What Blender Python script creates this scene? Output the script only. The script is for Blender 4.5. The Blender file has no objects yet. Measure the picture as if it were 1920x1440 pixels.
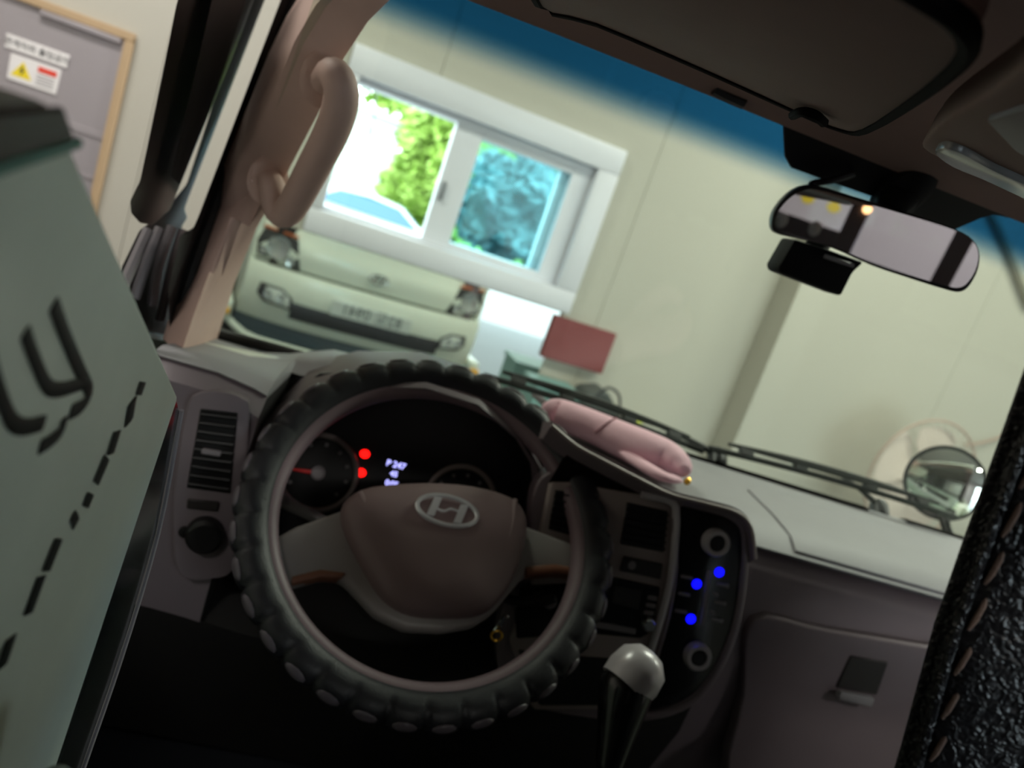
import bpy, bmesh, math, random
from mathutils import Vector, Matrix
random.seed(7)
V = Vector
scene = bpy.context.scene
COL = scene.collection

# ------------------------------------------------------------------ camera
CAM = V((-.462, -1.231, 1.62))
AR = V((.9372, -.1231, .3263)); AU = V((-.2883, .2530, .9235)); AF = V((.1963, .9596, -.2016))
FPX = 1442.0
cam_d = bpy.data.cameras.new('camera'); cam = bpy.data.objects.new('camera', cam_d); COL.objects.link(cam)
mw = Matrix.Identity(4)
for i in range(3):
    mw[i][0] = AR[i]; mw[i][1] = AU[i]; mw[i][2] = -AF[i]; mw[i][3] = CAM[i]
cam.matrix_world = mw
cam_d.sensor_width = 36; cam_d.lens = FPX / 1920 * 36; cam_d.clip_start = .01; cam_d.clip_end = 200
cam_d.dof.use_dof = True; cam_d.dof.focus_distance = .46; cam_d.dof.aperture_fstop = 6.8
scene.camera = cam
# ------------------------------------------------------------------ world, exposure
world = bpy.data.worlds.new('sky'); scene.world = world; world.use_nodes = True
bg = world.node_tree.nodes['Background']; bg.inputs[0].default_value = (.80, .92, 1, 1); bg.inputs[1].default_value = 6.0
vs = scene.view_settings
vs.view_transform = 'Standard'; vs.look = 'None'; vs.gamma = 1; vs.use_curve_mapping = False; vs.exposure = 0.36
scene.display_settings.display_device = 'sRGB'
LAMP_W = 37.0
scene.cycles.max_bounces = 6; scene.cycles.diffuse_bounces = 3; scene.cycles.glossy_bounces = 4; scene.cycles.transparent_max_bounces = 10

# ------------------------------------------------------------------ helpers
def s2l(c):
    c /= 255.0
    return c / 12.92 if c <= .04045 else ((c + .055) / 1.055) ** 2.4
def rgb(c): return (s2l(c[0]), s2l(c[1]), s2l(c[2]), 1)
MATS = {}
def M(name, col, rough=.5, metal=0., spec=.5, noise=None, bump=None, emit=None, coat=0., vor=None):
    m = bpy.data.materials.new(name); m.use_nodes = True; nt = m.node_tree; b = nt.nodes['Principled BSDF']
    b.inputs['Base Color'].default_value = rgb(col); b.inputs['Roughness'].default_value = rough
    b.inputs['Metallic'].default_value = metal; b.inputs['Specular IOR Level'].default_value = spec
    if coat: b.inputs['Coat Weight'].default_value = coat; b.inputs['Coat Roughness'].default_value = .08
    tc = nt.nodes.new('ShaderNodeTexCoord')
    if noise:
        n = nt.nodes.new('ShaderNodeTexNoise'); n.inputs['Scale'].default_value = noise[0]; n.inputs['Detail'].default_value = 4
        nt.links.new(tc.outputs['Object'], n.inputs['Vector'])
        mx = nt.nodes.new('ShaderNodeMixRGB'); mx.blend_type = 'MULTIPLY'; mx.inputs[0].default_value = 1
        rp = nt.nodes.new('ShaderNodeMapRange'); rp.inputs[3].default_value = 1 - noise[1]; rp.inputs[4].default_value = 1 + noise[1]
        nt.links.new(n.outputs[0], rp.inputs[0]); mx.inputs[1].default_value = rgb(col)
        nt.links.new(rp.outputs[0], mx.inputs[2]); nt.links.new(mx.outputs[0], b.inputs['Base Color'])
    if bump:
        n = nt.nodes.new('ShaderNodeTexNoise'); n.inputs['Scale'].default_value = bump[0]; n.inputs['Detail'].default_value = 3
        nt.links.new(tc.outputs['Object'], n.inputs['Vector'])
        bp = nt.nodes.new('ShaderNodeBump'); bp.inputs['Strength'].default_value = bump[1]; bp.inputs['Distance'].default_value = bump[2] if len(bump) > 2 else .002
        nt.links.new(n.outputs[0], bp.inputs['Height']); nt.links.new(bp.outputs[0], b.inputs['Normal'])
    if vor:
        n = nt.nodes.new('ShaderNodeTexVoronoi'); n.inputs['Scale'].default_value = vor[0]; n.feature = 'SMOOTH_F1'
        nz = nt.nodes.new('ShaderNodeTexNoise'); nz.inputs['Scale'].default_value = vor[0] * .5
        ad = nt.nodes.new('ShaderNodeMixRGB'); ad.blend_type = 'ADD'; ad.inputs[0].default_value = .02
        nt.links.new(tc.outputs['Object'], ad.inputs[1]); nt.links.new(tc.outputs['Object'], nz.inputs['Vector']); nt.links.new(nz.outputs[1], ad.inputs[2])
        nt.links.new(ad.outputs[0], n.inputs['Vector'])
        bp = nt.nodes.new('ShaderNodeBump'); bp.invert = True; bp.inputs['Strength'].default_value = vor[1]; bp.inputs['Distance'].default_value = vor[2]
        nt.links.new(n.outputs[0], bp.inputs['Height']); nt.links.new(bp.outputs[0], b.inputs['Normal'])
    if emit:
        m.cycles.emission_sampling = 'NONE'
        b.inputs['Emission Color'].default_value = rgb(emit[0]); b.inputs['Emission Strength'].default_value = emit[1]
    MATS[name] = m; return m
def glass(name, tint, gloss=.05, rough=.02, band=None):
    m = bpy.data.materials.new(name); m.use_nodes = True; nt = m.node_tree; nt.nodes.clear()
    o = nt.nodes.new('ShaderNodeOutputMaterial'); t = nt.nodes.new('ShaderNodeBsdfTransparent'); g = nt.nodes.new('ShaderNodeBsdfGlossy')
    g.inputs['Roughness'].default_value = rough; mx = nt.nodes.new('ShaderNodeMixShader')
    lw = nt.nodes.new('ShaderNodeLayerWeight'); pw = nt.nodes.new('ShaderNodeMath'); pw.operation = 'POWER'; pw.inputs[1].default_value = 5
    fr = nt.nodes.new('ShaderNodeMapRange'); fr.inputs[3].default_value = gloss * .5; fr.inputs[4].default_value = .6
    lw.inputs[0].default_value = .5; nt.links.new(lw.outputs['Facing'], pw.inputs[0]); nt.links.new(pw.outputs[0], fr.inputs[0])
    nt.links.new(fr.outputs[0], mx.inputs[0]); nt.links.new(t.outputs[0], mx.inputs[1]); nt.links.new(g.outputs[0], mx.inputs[2]); nt.links.new(mx.outputs[0], o.inputs[0])
    t.inputs[0].default_value = (*tint, 1)
    if band:    # the printed shade band along the top of the screen
        ge = nt.nodes.new('ShaderNodeNewGeometry'); sp = nt.nodes.new('ShaderNodeSeparateXYZ'); rp = nt.nodes.new('ShaderNodeValToRGB')
        mr = nt.nodes.new('ShaderNodeMapRange'); mr.inputs[1].default_value = band[0]; mr.inputs[2].default_value = band[1]
        nt.links.new(ge.outputs['Position'], sp.inputs[0]); nt.links.new(sp.outputs[2], mr.inputs[0]); nt.links.new(mr.outputs[0], rp.inputs[0])
        rp.color_ramp.interpolation = 'EASE'
        rp.color_ramp.elements[0].color = (*tint, 1); rp.color_ramp.elements[1].color = (*band[2], 1)
        nt.links.new(rp.outputs[0], t.inputs[0])
    MATS[name] = m; return m

ORG = {}
def setp(o, label=None, cat=None, group=None, kind=None):
    if label: o['label'] = label
    if cat: o['category'] = cat
    if group: o['group'] = group
    if kind: o['kind'] = kind
    return o
def thing(name, label, cat, loc, group=None, kind=None):
    o = bpy.data.objects.new(name, None); COL.objects.link(o); o.location = loc; o.empty_display_size = .05
    ORG[o.name] = V(loc); return setp(o, label, cat, group, kind)
def done(bm, name, mat, parent=None, smooth=True, angle=38, label=None, cat=None, group=None, kind=None):
    bmesh.ops.recalc_face_normals(bm, faces=bm.faces)
    if parent is not None: org = ORG[parent.name]
    else:
        lo = V((min(v.co[i] for v in bm.verts) for i in range(3))); hi = V((max(v.co[i] for v in bm.verts) for i in range(3)))
        org = V(((lo.x + hi.x) / 2, (lo.y + hi.y) / 2, lo.z))
    for v in bm.verts: v.co -= org
    me = bpy.data.meshes.new(name); bm.to_mesh(me); bm.free()
    if smooth:
        me.polygons.foreach_set('use_smooth', [True] * len(me.polygons)); me.set_sharp_from_angle(angle=math.radians(angle))
    me.materials.append(mat if not isinstance(mat, str) else MATS[mat])
    o = bpy.data.objects.new(name, me); COL.objects.link(o)
    if parent is not None: o.parent = parent
    else: o.location = org
    ORG[o.name] = org
    return setp(o, label, cat, group, kind)
def B(): return bmesh.new()
def bevel(bm, w, seg=2, faces=None):
    if w > 0:
        es = list(bm.edges) if faces is None else list({e for f in faces for e in f.edges})
        bmesh.ops.bevel(bm, geom=es, offset=w, segments=seg, profile=.5, affect='EDGES', clamp_overlap=True)
def hexa(bm, pts, w=0, seg=2):      # 8 points: bottom loop, top loop
    t = B(); vs_ = [t.verts.new(p) for p in pts]
    for f in ((3, 2, 1, 0), (4, 5, 6, 7), (0, 1, 5, 4), (1, 2, 6, 5), (2, 3, 7, 6), (3, 0, 4, 7)): t.faces.new([vs_[i] for i in f])
    bevel(t, w, seg); merge(bm, t); return bm
def merge(bm, t):
    me = bpy.data.meshes.new('tmp'); t.to_mesh(me); t.free(); bm.from_mesh(me); bpy.data.meshes.remove(me)
def box(bm, x0, x1, y0, y1, z0, z1, w=0, seg=2):
    return hexa(bm, [(x0, y0, z0), (x1, y0, z0), (x1, y1, z0), (x0, y1, z0), (x0, y0, z1), (x1, y0, z1), (x1, y1, z1), (x0, y1, z1)], w, seg)
def obox(bm, c, ex, ey, ez, w=0, seg=2):    # centre and three half-axes
    c, ex, ey, ez = V(c), V(ex), V(ey), V(ez)
    return hexa(bm, [c - ex - ey - ez, c + ex - ey - ez, c + ex + ey - ez, c - ex + ey - ez, c - ex - ey + ez, c + ex - ey + ez, c + ex + ey + ez, c - ex + ey + ez], w, seg)
def prism(bm, pts, ext, w=0, seg=2):
    t = B(); n = len(pts); ext = V(ext); a = [t.verts.new(p) for p in pts]; b = [t.verts.new(V(p) + ext) for p in pts]
    t.faces.new(a); t.faces.new(b[::-1])
    for i in range(n): t.faces.new((a[i], b[i], b[(i + 1) % n], a[(i + 1) % n]))
    bmesh.ops.recalc_face_normals(t, faces=t.faces)
    bevel(t, w, seg); merge(bm, t); return bm
def cat(pts, n=6, closed=False):
    P = [V(p) for p in pts]; out = []; m = len(P)
    rng = range(m) if closed else range(m - 1)
    for i in rng:
        p0 = P[(i - 1) % m] if closed or i > 0 else P[0] * 2 - P[1]; p1 = P[i]; p2 = P[(i + 1) % m]
        p3 = P[(i + 2) % m] if closed or i + 2 < m else P[-1] * 2 - P[-2]
        for k in range(n):
            t = k / n
            out.append(.5 * ((2 * p1) + (p2 - p0) * t + (2 * p0 - 5 * p1 + 4 * p2 - p3) * t * t + (3 * p1 - p0 - 3 * p2 + p3) * t ** 3))
    if not closed: out.append(P[-1])
    return out
def tube(bm, pts, r, seg=10, closed=False, flat=None):
    P = [V(p) for p in pts]; n = len(P); rr = r if isinstance(r, (list, tuple)) else [r] * n
    up = V((0, 0, 1)); rings = []; prev = None
    for i in range(n):
        if closed: t = P[(i + 1) % n] - P[(i - 1) % n]
        else: t = P[min(i + 1, n - 1)] - P[max(i - 1, 0)]
        t.normalize()
        if prev is None:
            a = t.cross(up)
            if a.length < .1: a = t.cross(V((1, 0, 0)))
        else: a = prev - t * prev.dot(t)
        a.normalize(); prev = a; b = t.cross(a)
        rings.append([bm.verts.new(P[i] + (a * math.cos(q) + b * math.sin(q) * (flat or 1)) * rr[i]) for q in [2 * math.pi * k / seg for k in range(seg)]])
    m = n if closed else n - 1
    for i in range(m):
        A_, B_ = rings[i], rings[(i + 1) % n]
        for k in range(seg): bm.faces.new((A_[k], A_[(k + 1) % seg], B_[(k + 1) % seg], B_[k]))
    if not closed: bm.faces.new(rings[0]); bm.faces.new(rings[-1][::-1])
    return bm
def frame_of(n):
    n = V(n).normalized(); a = V((1, 0, 0)) - n * n.x
    if a.length < .1: a = V((0, 1, 0)) - n * n.y
    a.normalize(); return a, n.cross(a), n
def lathe(bm, c, axis, prof, seg=24, sx=1, sy=1, rot=0):
    a, b, n = frame_of(axis); c = V(c); rings = []
    a, b = a * math.cos(rot) + b * math.sin(rot), b * math.cos(rot) - a * math.sin(rot)
    for r, h in prof:
        if r < 1e-6: rings.append([bm.verts.new(c + n * h)])
        else: rings.append([bm.verts.new(c + n * h + (a * math.cos(2 * math.pi * k / seg) * sx + b * math.sin(2 * math.pi * k / seg) * sy) * r) for k in range(seg)])
    for A_, B_ in zip(rings, rings[1:]):
        for k in range(seg):
            k2 = (k + 1) % seg
            if len(A_) == 1 and len(B_) == 1: continue
            if len(A_) == 1: bm.faces.new((A_[0], B_[k], B_[k2]))
            elif len(B_) == 1: bm.faces.new((A_[k], B_[0], A_[k2]))
            else: bm.faces.new((A_[k], B_[k], B_[k2], A_[k2]))
    if len(rings[0]) > 1: bm.faces.new(rings[0])
    if len(rings[-1]) > 1: bm.faces.new(rings[-1])
    return bm
def loft(bm, secs, closed=True, caps=True):
    R_ = [[bm.verts.new(p) for p in s] for s in secs]; m = len(R_[0])
    for A_, B_ in zip(R_, R_[1:]):
        for k in range(m if closed else m - 1): bm.faces.new((A_[k], A_[(k + 1) % m], B_[(k + 1) % m], B_[k]))
    if caps and closed: bm.faces.new(R_[0]); bm.faces.new(R_[-1])
    return bm
# a sight line of the photograph cut by a plane of the place
def px(u, v, x=None, y=None, z=None, r=None, pl=None):
    d = AF + AR * ((u - 960) / FPX) - AU * ((v - 720) / FPX)
    if x is not None: t = (x - CAM.x) / d.x
    elif y is not None: t = (y - CAM.y) / d.y
    elif z is not None: t = (z - CAM.z) / d.z
    elif r is not None: t = r / d.length
    else: t = (pl[1] - CAM.dot(pl[0])) / d.dot(pl[0])
    return CAM + d * t
def plane(n, p): n = V(n).normalized(); return (n, n.dot(V(p)))
def slab(bm, pix, pl, thick, out=0., w=0., seg=2, fwd=False):     # plate on a plane whose normal points at the viewer; fwd: its thickness runs forward
    pts = [px(u, v, pl=pl) + pl[0] * out for u, v in pix]
    if fwd:
        c = sum(pts, V((0, 0, 0))) / len(pts); return prism(bm, pts, (c - CAM).normalized() * thick, w, seg)
    return prism(bm, pts, pl[0] * -thick, w, seg)
def cpx(pix, n=5): return [(p.x, p.y) for p in cat([(a, b, 0) for a, b in pix], n, True)]
def text(name, body, mat, parent, origin, ux, uy, size, ext=.0008, align='CENTER', bold=0.):
    cu = bpy.data.curves.new(name, 'FONT'); cu.body = body; cu.size = size; cu.extrude = ext; cu.align_x = align; cu.align_y = 'CENTER'; cu.offset = bold
    t = bpy.data.objects.new('tmp_text', cu); COL.objects.link(t); bpy.context.view_layer.update()
    me = bpy.data.meshes.new_from_object(t.evaluated_get(bpy.context.evaluated_depsgraph_get())); bpy.data.objects.remove(t); bpy.data.curves.remove(cu)
    ux = V(ux).normalized(); uy = V(uy); uy = (uy - ux * uy.dot(ux)).normalized() if abs(uy.normalized().dot(ux)) < .2 else uy.normalized(); uz = ux.cross(uy).normalized(); org = ORG[parent.name]
    for v in me.vertices: v.co = V(origin) + ux * v.co.x + uy * v.co.y + uz * v.co.z - org
    me.name = name; me.materials.clear(); me.materials.append(MATS[mat])
    o = bpy.data.objects.new(name, me); COL.objects.link(o); o.parent = parent; ORG[o.name] = org; return o
def dup(o, parent, loc=None):
    c = o.copy(); COL.objects.link(c); c.parent = parent
    if loc is not None: c.location = loc
    ORG[c.name] = ORG[o.name]; return c

# garage coordinates: a along the wall ahead of the truck, b back from it
PSI = math.radians(7.09); WA = V((math.cos(PSI), math.sin(PSI), 0)); WN = V((-math.sin(PSI), math.cos(PSI), 0)); WD = 1.96
def rm(a, b, z): return WA * a + WN * (WD - b) + V((0, 0, z))
def wpl(b=0): return (-WN, -(WD - b))
def rbox(bm, a0, a1, b0, b1, z0, z1, w=0, seg=2):
    return hexa(bm, [rm(a0, b0, z0), rm(a1, b0, z0), rm(a1, b1, z0), rm(a0, b1, z0), rm(a0, b0, z1), rm(a1, b0, z1), rm(a1, b1, z1), rm(a0, b1, z1)], w, seg)

# ------------------------------------------------------------------ materials
M('wall', (178, 174, 163), .6, noise=(1.2, .03), bump=(120, .05))
M('wall_joint', (156, 152, 138), .7)
M('floor', (96, 98, 103), .55, spec=.2, noise=(2.5, .12), bump=(40, .05))
M('ceil', (190, 188, 182), .7, noise=(2, .04))
M('backwall', (190, 183, 190), .6, noise=(1.5, .04))
M('pvc', (216, 216, 224), .35, noise=(4, .02))
M('pvc_dark', (120, 122, 126), .4)
M('black_plastic', (16, 15, 16), .45, noise=(30, .1))
M('black_gloss', (8, 8, 9), .18, noise=(30, .1))
M('rubber', (20, 19, 20), .65, noise=(40, .15), bump=(300, .1))
M('camera_black', (9, 9, 10), .7, spec=.2, noise=(30, .1))
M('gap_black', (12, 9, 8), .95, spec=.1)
M('visor_black', (18, 17, 18), .3, noise=(10, .1))
M('trim', (212, 180, 168), .62, noise=(60, .05), bump=(700, .12, .001))
M('headliner', (134, 109, 100), .9, noise=(40, .06), bump=(500, .25, .001))
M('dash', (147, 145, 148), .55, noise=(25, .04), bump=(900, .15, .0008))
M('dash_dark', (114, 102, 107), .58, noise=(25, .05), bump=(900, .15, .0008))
M('knee_shade_black', (22, 20, 20), .7, noise=(25, .1))
M('silver_trim', (152, 139, 136), .38, metal=.1, noise=(20, .05))
M('stack_black', (13, 13, 15), .22, noise=(20, .1))
M('ring_silver', (186, 180, 184), .3, metal=.15)
M('cover', (24, 25, 31), .45, spec=.5, noise=(40, .15), vor=(420, .25, .001))
M('grip_grey', (92, 85, 92), .35, noise=(60, .1))
M('wheel_vinyl', (120, 102, 108), .5, noise=(30, .05), bump=(600, .2, .001))
M('pad', (132, 112, 112), .55, noise=(30, .05), bump=(900, .2, .001))
M('spoke', (146, 140, 138), .40, noise=(15, .05))
M('wood', (128, 84, 62), .4, noise=(20, .25))
M('bright_chrome', (236, 238, 242), .2, metal=.45)
M('dash_mid', (112, 102, 107), .5, noise=(25, .04))
M('chrome', (225, 228, 230), .12, metal=1.)
M('steel', (180, 173, 178), .34, metal=.55, noise=(3, .05))
M('door_frame_brown', (176, 150, 118), .5, noise=(9, .08))
M('paper', (226, 222, 222), .6, noise=(15, .02))
M('ink', (40, 40, 46), .6)
M('ink_plate', (96, 104, 104), .6)
M('ink_grey', (150, 146, 150), .6)
M('yellow', (232, 208, 40), .5)
M('red_tag', (222, 70, 52), .5)
M('board_red', (122, 54, 54), .5, noise=(5, .1))
M('truck_white', (223, 229, 215), .28, noise=(3, .015), coat=.4)
M('bumper_dark', (46, 48, 54), .5, noise=(14, .1))
M('valance', (84, 96, 106), .5, noise=(8, .1))
M('lamp_dark', (58, 60, 62), .25)
M('lamp_lens', (205, 212, 214), .12, metal=.7)
M('orange', (186, 98, 58), .35)
M('amber', (250, 180, 40), .35)
M('plate', (206, 212, 206), .5)
M('glove_handle', (44, 40, 40), .4)
M('pink', (250, 202, 216), .75, noise=(14, .05), bump=(90, .3, .003))
M('pink_dark', (150, 96, 108), .8)
M('gold', (220, 170, 60), .3, metal=.8)
M('leather', (31, 31, 34), .34, spec=.55, noise=(60, .25), vor=(260, .55, .003))
M('thread', (128, 104, 92), .8, noise=(200, .2), bump=(900, .5, .001))
M('package', (204, 210, 194), .5, noise=(26, .10), bump=(30, .15, .004))
M('package_dark', (40, 28, 26), .5, noise=(10, .1))
M('package_teal', (92, 136, 122), .3)
M('package_ink', (20, 26, 22), .5)
M('film', (34, 36, 34), .12, spec=.7)
M('cap_white', (122, 128, 128), .35)
M('red_led', (60, 4, 4), .5, emit=((255, 14, 10), 2.6))
M('blue_led', (4, 4, 60), .5, emit=((6, 6, 255), 2.4))
M('lcd', (20, 20, 50), .5, emit=((172, 172, 255), 1.5))
M('needle_red', (160, 20, 20), .5, emit=((200, 20, 20), .08))
M('warm_reflection', (240, 200, 150), .5, emit=((255, 196, 130), 3))
M('dial_black', (9, 8, 9), .4)
M('dial_mark', (120, 116, 118), .5)
M('button_grey', (128, 122, 126), .45)
M('lamp_clear', (150, 150, 150), .25, spec=.6)
M('fan_pink', (200, 186, 176), .5)
M('fan_guard', (168, 146, 134), .5)
M('teal_crate', (110, 146, 142), .5, noise=(8, .05))
M('bag_grey', (70, 74, 72), .7, noise=(12, .15))
M('yellow_tape', (196, 204, 70), .5)
M('bench', (150, 140, 124), .6, noise=(6, .1))
M('leaf', (150, 178, 84), .6, noise=(1.2, .35))
M('leaf_dark', (92, 122, 128), .6, noise=(1.2, .35))
M('bark', (96, 78, 60), .9, noise=(8, .2))
M('grass', (112, 150, 60), .9, noise=(1.5, .2))
M('asphalt', (150, 150, 152), .9, noise=(3, .08))
M('building', (214, 218, 222), .7, noise=(.6, .03))
M('car_white', (222, 224, 230), .25, coat=.5, noise=(2, .01))
M('car_glass', (70, 110, 140), .1)
M('car_blue', (70, 110, 150), .25, coat=.5)
M('tyre', (24, 24, 26), .8)
M('cloth_seat', (34, 32, 34), .8, noise=(40, .2))
M('light_tube', (250, 250, 250), .5, emit=((255, 252, 244), 4))
glass('windscreen_glass', (.895, .950, .895), .05, .01, band=(1.738, 1.770, (.11, .34, .52)))
glass('window_tint', (.82, .965, .985), .02)
glass('clear_glass', (.95, .97, .96), .04)
mm = bpy.data.materials.new('mirror'); mm.use_nodes = True; _b = mm.node_tree.nodes['Principled BSDF']
_b.inputs['Base Color'].default_value = (.86, .87, .87, 1); _b.inputs['Metallic'].default_value = 1; _b.inputs['Roughness'].default_value = .015; MATS['mirror'] = mm
mm2 = mm.copy(); mm2.name = 'rear_mirror'; mm2.node_tree.nodes['Principled BSDF'].inputs['Base Color'].default_value = (.72, .70, .73, 1); MATS['rear_mirror'] = mm2

# ================================================================== THE GARAGE
A0, A1, BB, ZC = -3.2, 4.7, 8.0, 3.3
bm = B(); rbox(bm, A0 - .2, A1 + .2, -.15, BB + .2, -.12, 0); done(bm, 'floor', 'floor', smooth=False, kind='structure')
bm = B(); rbox(bm, A0 - .2, A1 + .2, -.15, BB + .2, ZC, ZC + .15); done(bm, 'ceiling', 'ceil', smooth=False, kind='structure')
# wall ahead: sandwich panels with open joints, window hole a -.573..+.573, z 1.31..2.02
wf = thing('wall_front', 'cream sandwich panel wall seen through the windscreen', None, rm(0, 0, 0), kind='structure')
bm = B(); rbox(bm, A0, -.56, -.12, -.06, 0, ZC); rbox(bm, .56, A1, -.12, -.06, 0, ZC); rbox(bm, -.56, .56, -.12, -.06, 0, 1.32); rbox(bm, -.56, .56, -.12, -.06, 2.01, ZC)
done(bm, 'panel_backing', 'wall_joint', wf, False)
seams = [A0, -2.15, -1.17, -.24, .72, 1.68, 2.66, 3.64, A1]; J = .0009
for s0, s1 in zip(seams, seams[1:]):
    cuts = [(s0, s1, 0, ZC)]
    if s1 > -.573 and s0 < .573:
        cuts = [(s0, s1, 0, 1.31), (s0, s1, 2.02, ZC)]
        if s0 < -.573: cuts.append((s0, -.573 - J, 1.31, 2.02))
        if s1 > .573: cuts.append((.573 + J, s1, 1.31, 2.02))
    for c in cuts:
        bm = B(); rbox(bm, c[0] + J, c[1] - J, -.06, 0, c[2], c[3], .001, 1); done(bm, 'panel', 'wall', wf, False)
bm = B(); rbox(bm, A0 - .15, A0, -.12, BB, 0, ZC); done(bm, 'wall_left', 'wall', smooth=False, kind='structure')
bm = B(); rbox(bm, A1, A1 + .15, -.12, BB, 0, ZC); done(bm, 'wall_right', 'wall', smooth=False, kind='structure')
bm = B(); rbox(bm, A0, 1.55, BB, BB + .15, 0, ZC); rbox(bm, 4.5, A1, BB, BB + .15, 0, ZC); rbox(bm, 1.55, 4.5, BB, BB + .15, 2.85, ZC)
done(bm, 'wall_back', 'backwall', smooth=False, kind='structure')
for a_, lb in ((-1.71, 'left yellow sticker on the back wall, seen in the rear-view mirror'), (-1.50, 'right yellow sticker on the back wall, seen in the rear-view mirror')):
    bm = B(); prism(bm, [rm(a_ + .055 * math.cos(t) * (1 if math.sin(t) < .3 else .6), BB - .004, 1.60 + .05 * math.sin(t)) for t in [2 * math.pi * k / 14 for k in range(14)]], -WN * .003); done(bm, 'wall_sticker', 'yellow', smooth=False, label=lb, cat='sticker', group='yellow stickers on the back wall')
# boxed column on the wall, right of the red board
bm = B(); rbox(bm, 1.50, 1.66, 0, .16, 0, ZC, .004, 1); done(bm, 'column', 'wall', label='cream boxed column on the wall left of the fan', cat='column')

# sliding window: fixed frame, two sashes pushed to the right half
W1 = thing('window_1', 'white sliding window with its left half open above the wall mirror', None, rm(0, 0, 1.31), kind='structure')
for nm, a0, a1, z0, z1 in (('frame_bottom', -.573, .573, 1.31, 1.405), ('frame_top', -.573, .573, 1.915, 2.02), ('frame_side', -.573, -.522, 1.405, 1.915), ('frame_side', .478, .573, 1.405, 1.915)):
    bm = B(); rbox(bm, a0, a1, -.13, .035, z0, z1, .006, 2); done(bm, nm, 'pvc', W1)
for nm, a0, a1, z0, z1 in (('trim_inner', -.522, .478, 1.405, 1.420), ('trim_inner', -.522, .478, 1.892, 1.915)):
    bm = B(); rbox(bm, a0, a1, -.12, -.005, z0, z1, .003, 1); done(bm, nm, 'pvc', W1)
for k, (b0, b1, bars, g0, g1) in enumerate(((-.05, -.012, ((-.122, -.008), (.392, .478)), -.012, .396), (-.10, -.062, ((-.118, -.02), (.358, .455)), -.024, .362))):
    bm = B()
    for a0, a1, z0, z1 in ((*bars[0], 1.418, 1.895), (*bars[1], 1.418, 1.895), (bars[0][1], bars[1][0], 1.418, 1.438), (bars[0][1], bars[1][0], 1.860, 1.895)):
        rbox(bm, a0, a1, b0, b1, z0, z1, .003, 1)
    sash = done(bm, 'sash', 'pvc', W1)
    bm = B(); rbox(bm, g0, g1, (b0 + b1) / 2 - .003, (b0 + b1) / 2 + .003, 1.43, 1.865); done(bm, 'pane', 'window_tint', sash, False)
    if k == 0:
        bm = B(); rbox(bm, -.108, -.092, -.012, .006, 1.585, 1.66, .004, 2); done(bm, 'latch', 'pvc_dark', sash)

# wall mirror under the window, red board over its right end
bm = B(); rbox(bm, -.90, .54, .004, .010, .55, 1.306); mir = done(bm, 'wall_mirror', 'mirror', smooth=False, label='wide frameless mirror on the wall under the window, showing the white truck', cat='mirror')
bm = B(); rbox(bm, .516, .817, .012, .030, 1.10, 1.290, .002, 1); done(bm, 'notice_board', 'board_red', label='plain dark red board on the wall beside the window corner', cat='board')

# metal cabinet in the wall on the left
cb = thing('metal_cabinet', 'brushed metal cabinet door in a tan frame with a hazard notice, left of the window', 'cabinet', rm(-1.6, 0, .2))
bm = B(); rbox(bm, -2.05, -1.30, 0, .012, .2, 1.745); done(bm, 'door_panel', 'steel', cb, False)
for a0, a1, z0, z1 in ((-2.09, -1.27, 1.745, 1.775), (-1.30, -1.27, .2, 1.745), (-2.09, -2.05, .2, 1.745), (-2.09, -1.27, .17, .2)):
    bm = B(); rbox(bm, a0, a1, 0, .03, z0, z1, .004, 1); done(bm, 'frame_bar', 'door_frame_brown', cb)
bm = B(); rbox(bm, -1.56, -1.31, .012, .035, 1.725, 1.745, .004, 1); done(bm, 'top_rail', 'steel', cb)
for z0, z1 in ((1.395, 1.420), (1.25, 1.26)):
    bm = B(); rbox(bm, -2.05, -1.30, .012, .018, z0, z1, .002, 1); done(bm, 'door_ridge', 'steel', cb)
bm = B(); rbox(bm, -1.645, -1.452, .013, .018, 1.588, 1.634, .003, 1); pl_ = done(bm, 'name_strip', 'paper', cb)
text('lettering', '\uad00\uacc4\uc790\uc678 \ucd9c\uc785\uae08\uc9c0', 'ink', cb, rm(-1.548, .0185, 1.611), WA, (0, 0, 1), .026)
bm = B(); rbox(bm, -1.622, -1.468, .013, .018, 1.492, 1.578, .003, 1); sg = done(bm, 'hazard_notice', 'paper', cb)
bm = B(); prism(bm, [rm(-1.612, .0185, 1.510), rm(-1.548, .0185, 1.510), rm(-1.580, .0185, 1.563)], WN * .001, 0); done(bm, 'warning_triangle', 'yellow', sg, False)
bm = B(); prism(bm, [rm(a, .0195, z) for a, z in ((-1.578, 1.552), (-1.588, 1.532), (-1.581, 1.532), (-1.584, 1.515), (-1.572, 1.536), (-1.579, 1.536))], WN * .001, 0); done(bm, 'bolt_symbol', 'ink', sg, False)
bm = B(); rbox(bm, -1.535, -1.478, .018, .0195, 1.548, 1.566); done(bm, 'red_tag', 'red_tag', sg, False)
for k in range(4):
    bm = B(); rbox(bm, -1.535, -1.482, .018, .019, 1.506 + k * .0095, 1.5095 + k * .0095); done(bm, 'text_line', 'ink_grey', sg, False)

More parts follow.
